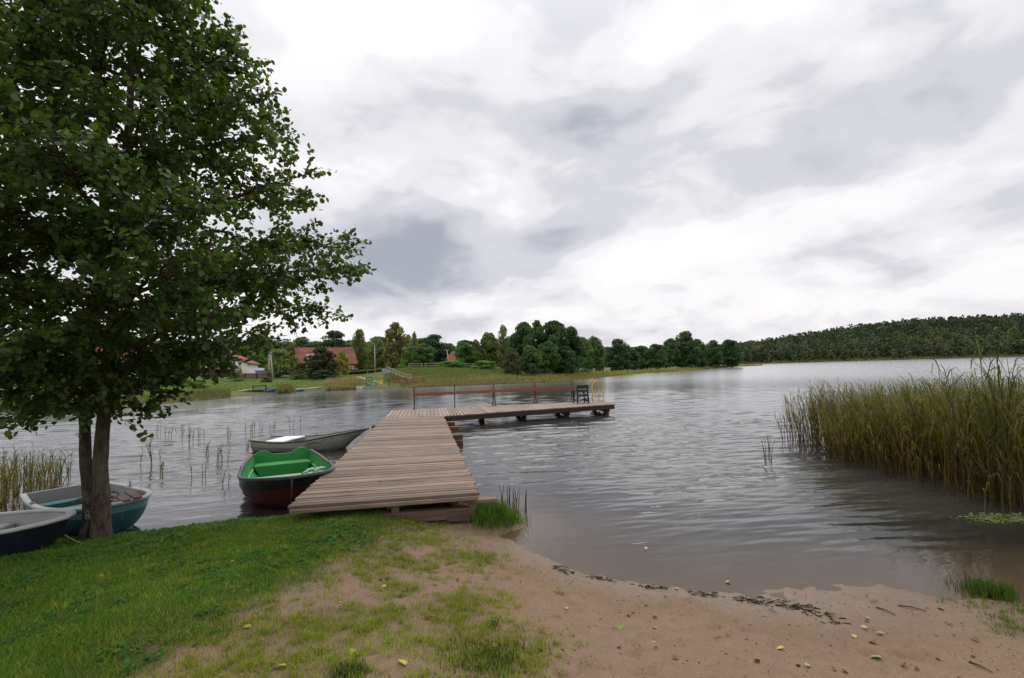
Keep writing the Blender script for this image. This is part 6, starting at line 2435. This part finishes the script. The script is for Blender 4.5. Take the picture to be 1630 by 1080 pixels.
# wooden rack standing among the boats
p = on(413, 628, .0)
rk = empty('boat_rack', (p.x, p.y, .05), R_(30), 'dark wooden frame standing among the boats on the far shore', 'frame')
for sx_ in (-.7, .7):
    for sy in (-.3, .3):
        mb = MB()
        mb.box((sx_, sy, .45), (.09, .09, 1.15))
        mb.build('post', m_timber, rk)
for z in (.95, .45):
    mb = MB()
    for sy in (-.3, .3):
        mb.beam((-.74, sy, z), (.74, sy, z), .07, .09)
    mb.build('rail', m_timber, rk)
mb = MB()
mb.box((0, 0, .08), (1.9, .9, .10))
mb.build('platform', m_timber, rk)
# teal pedal boat with the green slide
p = on(593, 618.4, 0)
pb = empty('pedal_boat', (p.x, p.y, 0), R_(12), 'teal pedal boat with a pale green slide, lying at the bathing beach', 'pedal boat')
for s in (-.5, .5):
    mb = MB()
    V = []
    mb.tube([(-1.5, s, .26), (-1.25, s, .2), (0, s, .16), (1.2, s, .2), (1.5, s, .32)], [.05, .22, .26, .22, .05], 10)
    mb.build('float', m_teal, pb, True)
mb = MB()
mb.box((0, 0, .42), (2.4, 1.1, .12))
mb.build('deck', m_teal, pb, bevel=.04)
for s in (-.28, .28):
    mb = MB()
    mb.box((-.5, s, .58), (.45, .42, .14))
    mb.box((-.72, s, .78), (.10, .42, .45))
    mb.build('seat', m_teal_l, pb, bevel=.03)
mb = MB()
m_slide = mat('pale green plastic', (.36, .62, .26), rough=.45, var=.08)
zt = at(593, 606.5, p.y).z
mb.beam((.1, 0, zt), (1.25, 0, .55), .42, .06, 1.0)
mb.beam((.1, -.2, zt + .06), (1.25, -.2, .61), .05, .12, 1.0)
mb.beam((.1, .2, zt + .06), (1.25, .2, .61), .05, .12, 1.0)
mb.build('slide', m_slide, pb)
mb = MB()
for s in (-.2, .2):
    mb.beam((.1, s, .45), (.1, s, zt - .04), .05, .05)
mb.build('slide_ladder', m_frame, pb)
# dark car parked behind the bushes
p = at(525, 599, 100)
cz = fz(p.x, p.y)
car = empty('parked_car', (p.x, p.y, cz), R_(15), 'dark car half hidden behind the dark bush near the birch', 'car')
prof = [(-2.0, .35), (-2.05, .75), (-1.9, .95), (-1.25, 1.0), (-.75, 1.42), (.55, 1.45), (1.15, 1.02), (1.95, .88), (2.05, .6), (2.0, .35)]
m_car = mat('dark car paint', (.025, .028, .035), rough=.25, var=.1, spec=.6)
mb = MB()
n = len(prof)
V = []
for y_, sc_ in ((-.85, .92), (-.80, 1.0), (.80, 1.0), (.85, .92)):
    V += [(x, y_ * (.86 if z > 1.1 else 1), z) for x, z in prof]
F = [(k * n + i, k * n + (i + 1) % n, (k + 1) * n + (i + 1) % n, (k + 1) * n + i) for k in range(3) for i in range(n)]
F += [tuple(range(n)), tuple(3 * n + i for i in range(n))[::-1]]
mb.add(V, F)
recalc(mb.build('body', m_car, car), 30)
mb = MB()
for s in (-.80, .80):
    mb.add([(-1.05, s * 1.0, 1.03), (-.70, s * .93, 1.34), (.50, s * .93, 1.36), (.98, s * 1.0, 1.05)], [(0, 1, 2, 3)])
mb.build('window', m_glass, car)
for sx_ in (-1.25, 1.3):
    for sy in (-.78, .78):
        mb = MB()
        mb.tube([(sx_, sy - .1, .32), (sx_, sy + .1, .32)], .32, 16)
        mb.build('wheel', m_dkboat, car)
# stones and boards along the water at the far left
m_stone = mat('pale stone', (.33, .29, .24), rough=.9, var=.3)
for i, (px, py, s) in enumerate([(272, 638.5, .55), (281, 638, .4), (290, 637.6, .5), (300, 637, .35)]):
    p = on(px, py, .02)
    bm = bmesh.new()
    bmesh.ops.create_icosphere(bm, subdivisions=2, radius=1)
    for v in bm.verts:
        v.co *= 1 + .25 * math.sin(v.co.x * 3.1 + i) * math.cos(v.co.y * 2.7 + 2 * i) + .1 * math.sin(v.co.z * 7 + i)
        v.co.z *= .55
    me = bpy.data.meshes.new('stone')
    bm.to_mesh(me)
    bm.free()
    o_ = link('stone', me, None, m_stone)
    o_.location = (p.x, p.y, .08)
    o_.scale = (s, s * .8, s)
    tag(o_, ['largest pale stone at the water below the alder crown', 'small pale stone, second from the left of the row', 'flat pale stone, third from the left of the row', 'smallest pale stone at the right end of the row'][i], 'stone', 'stones on the far left shore')
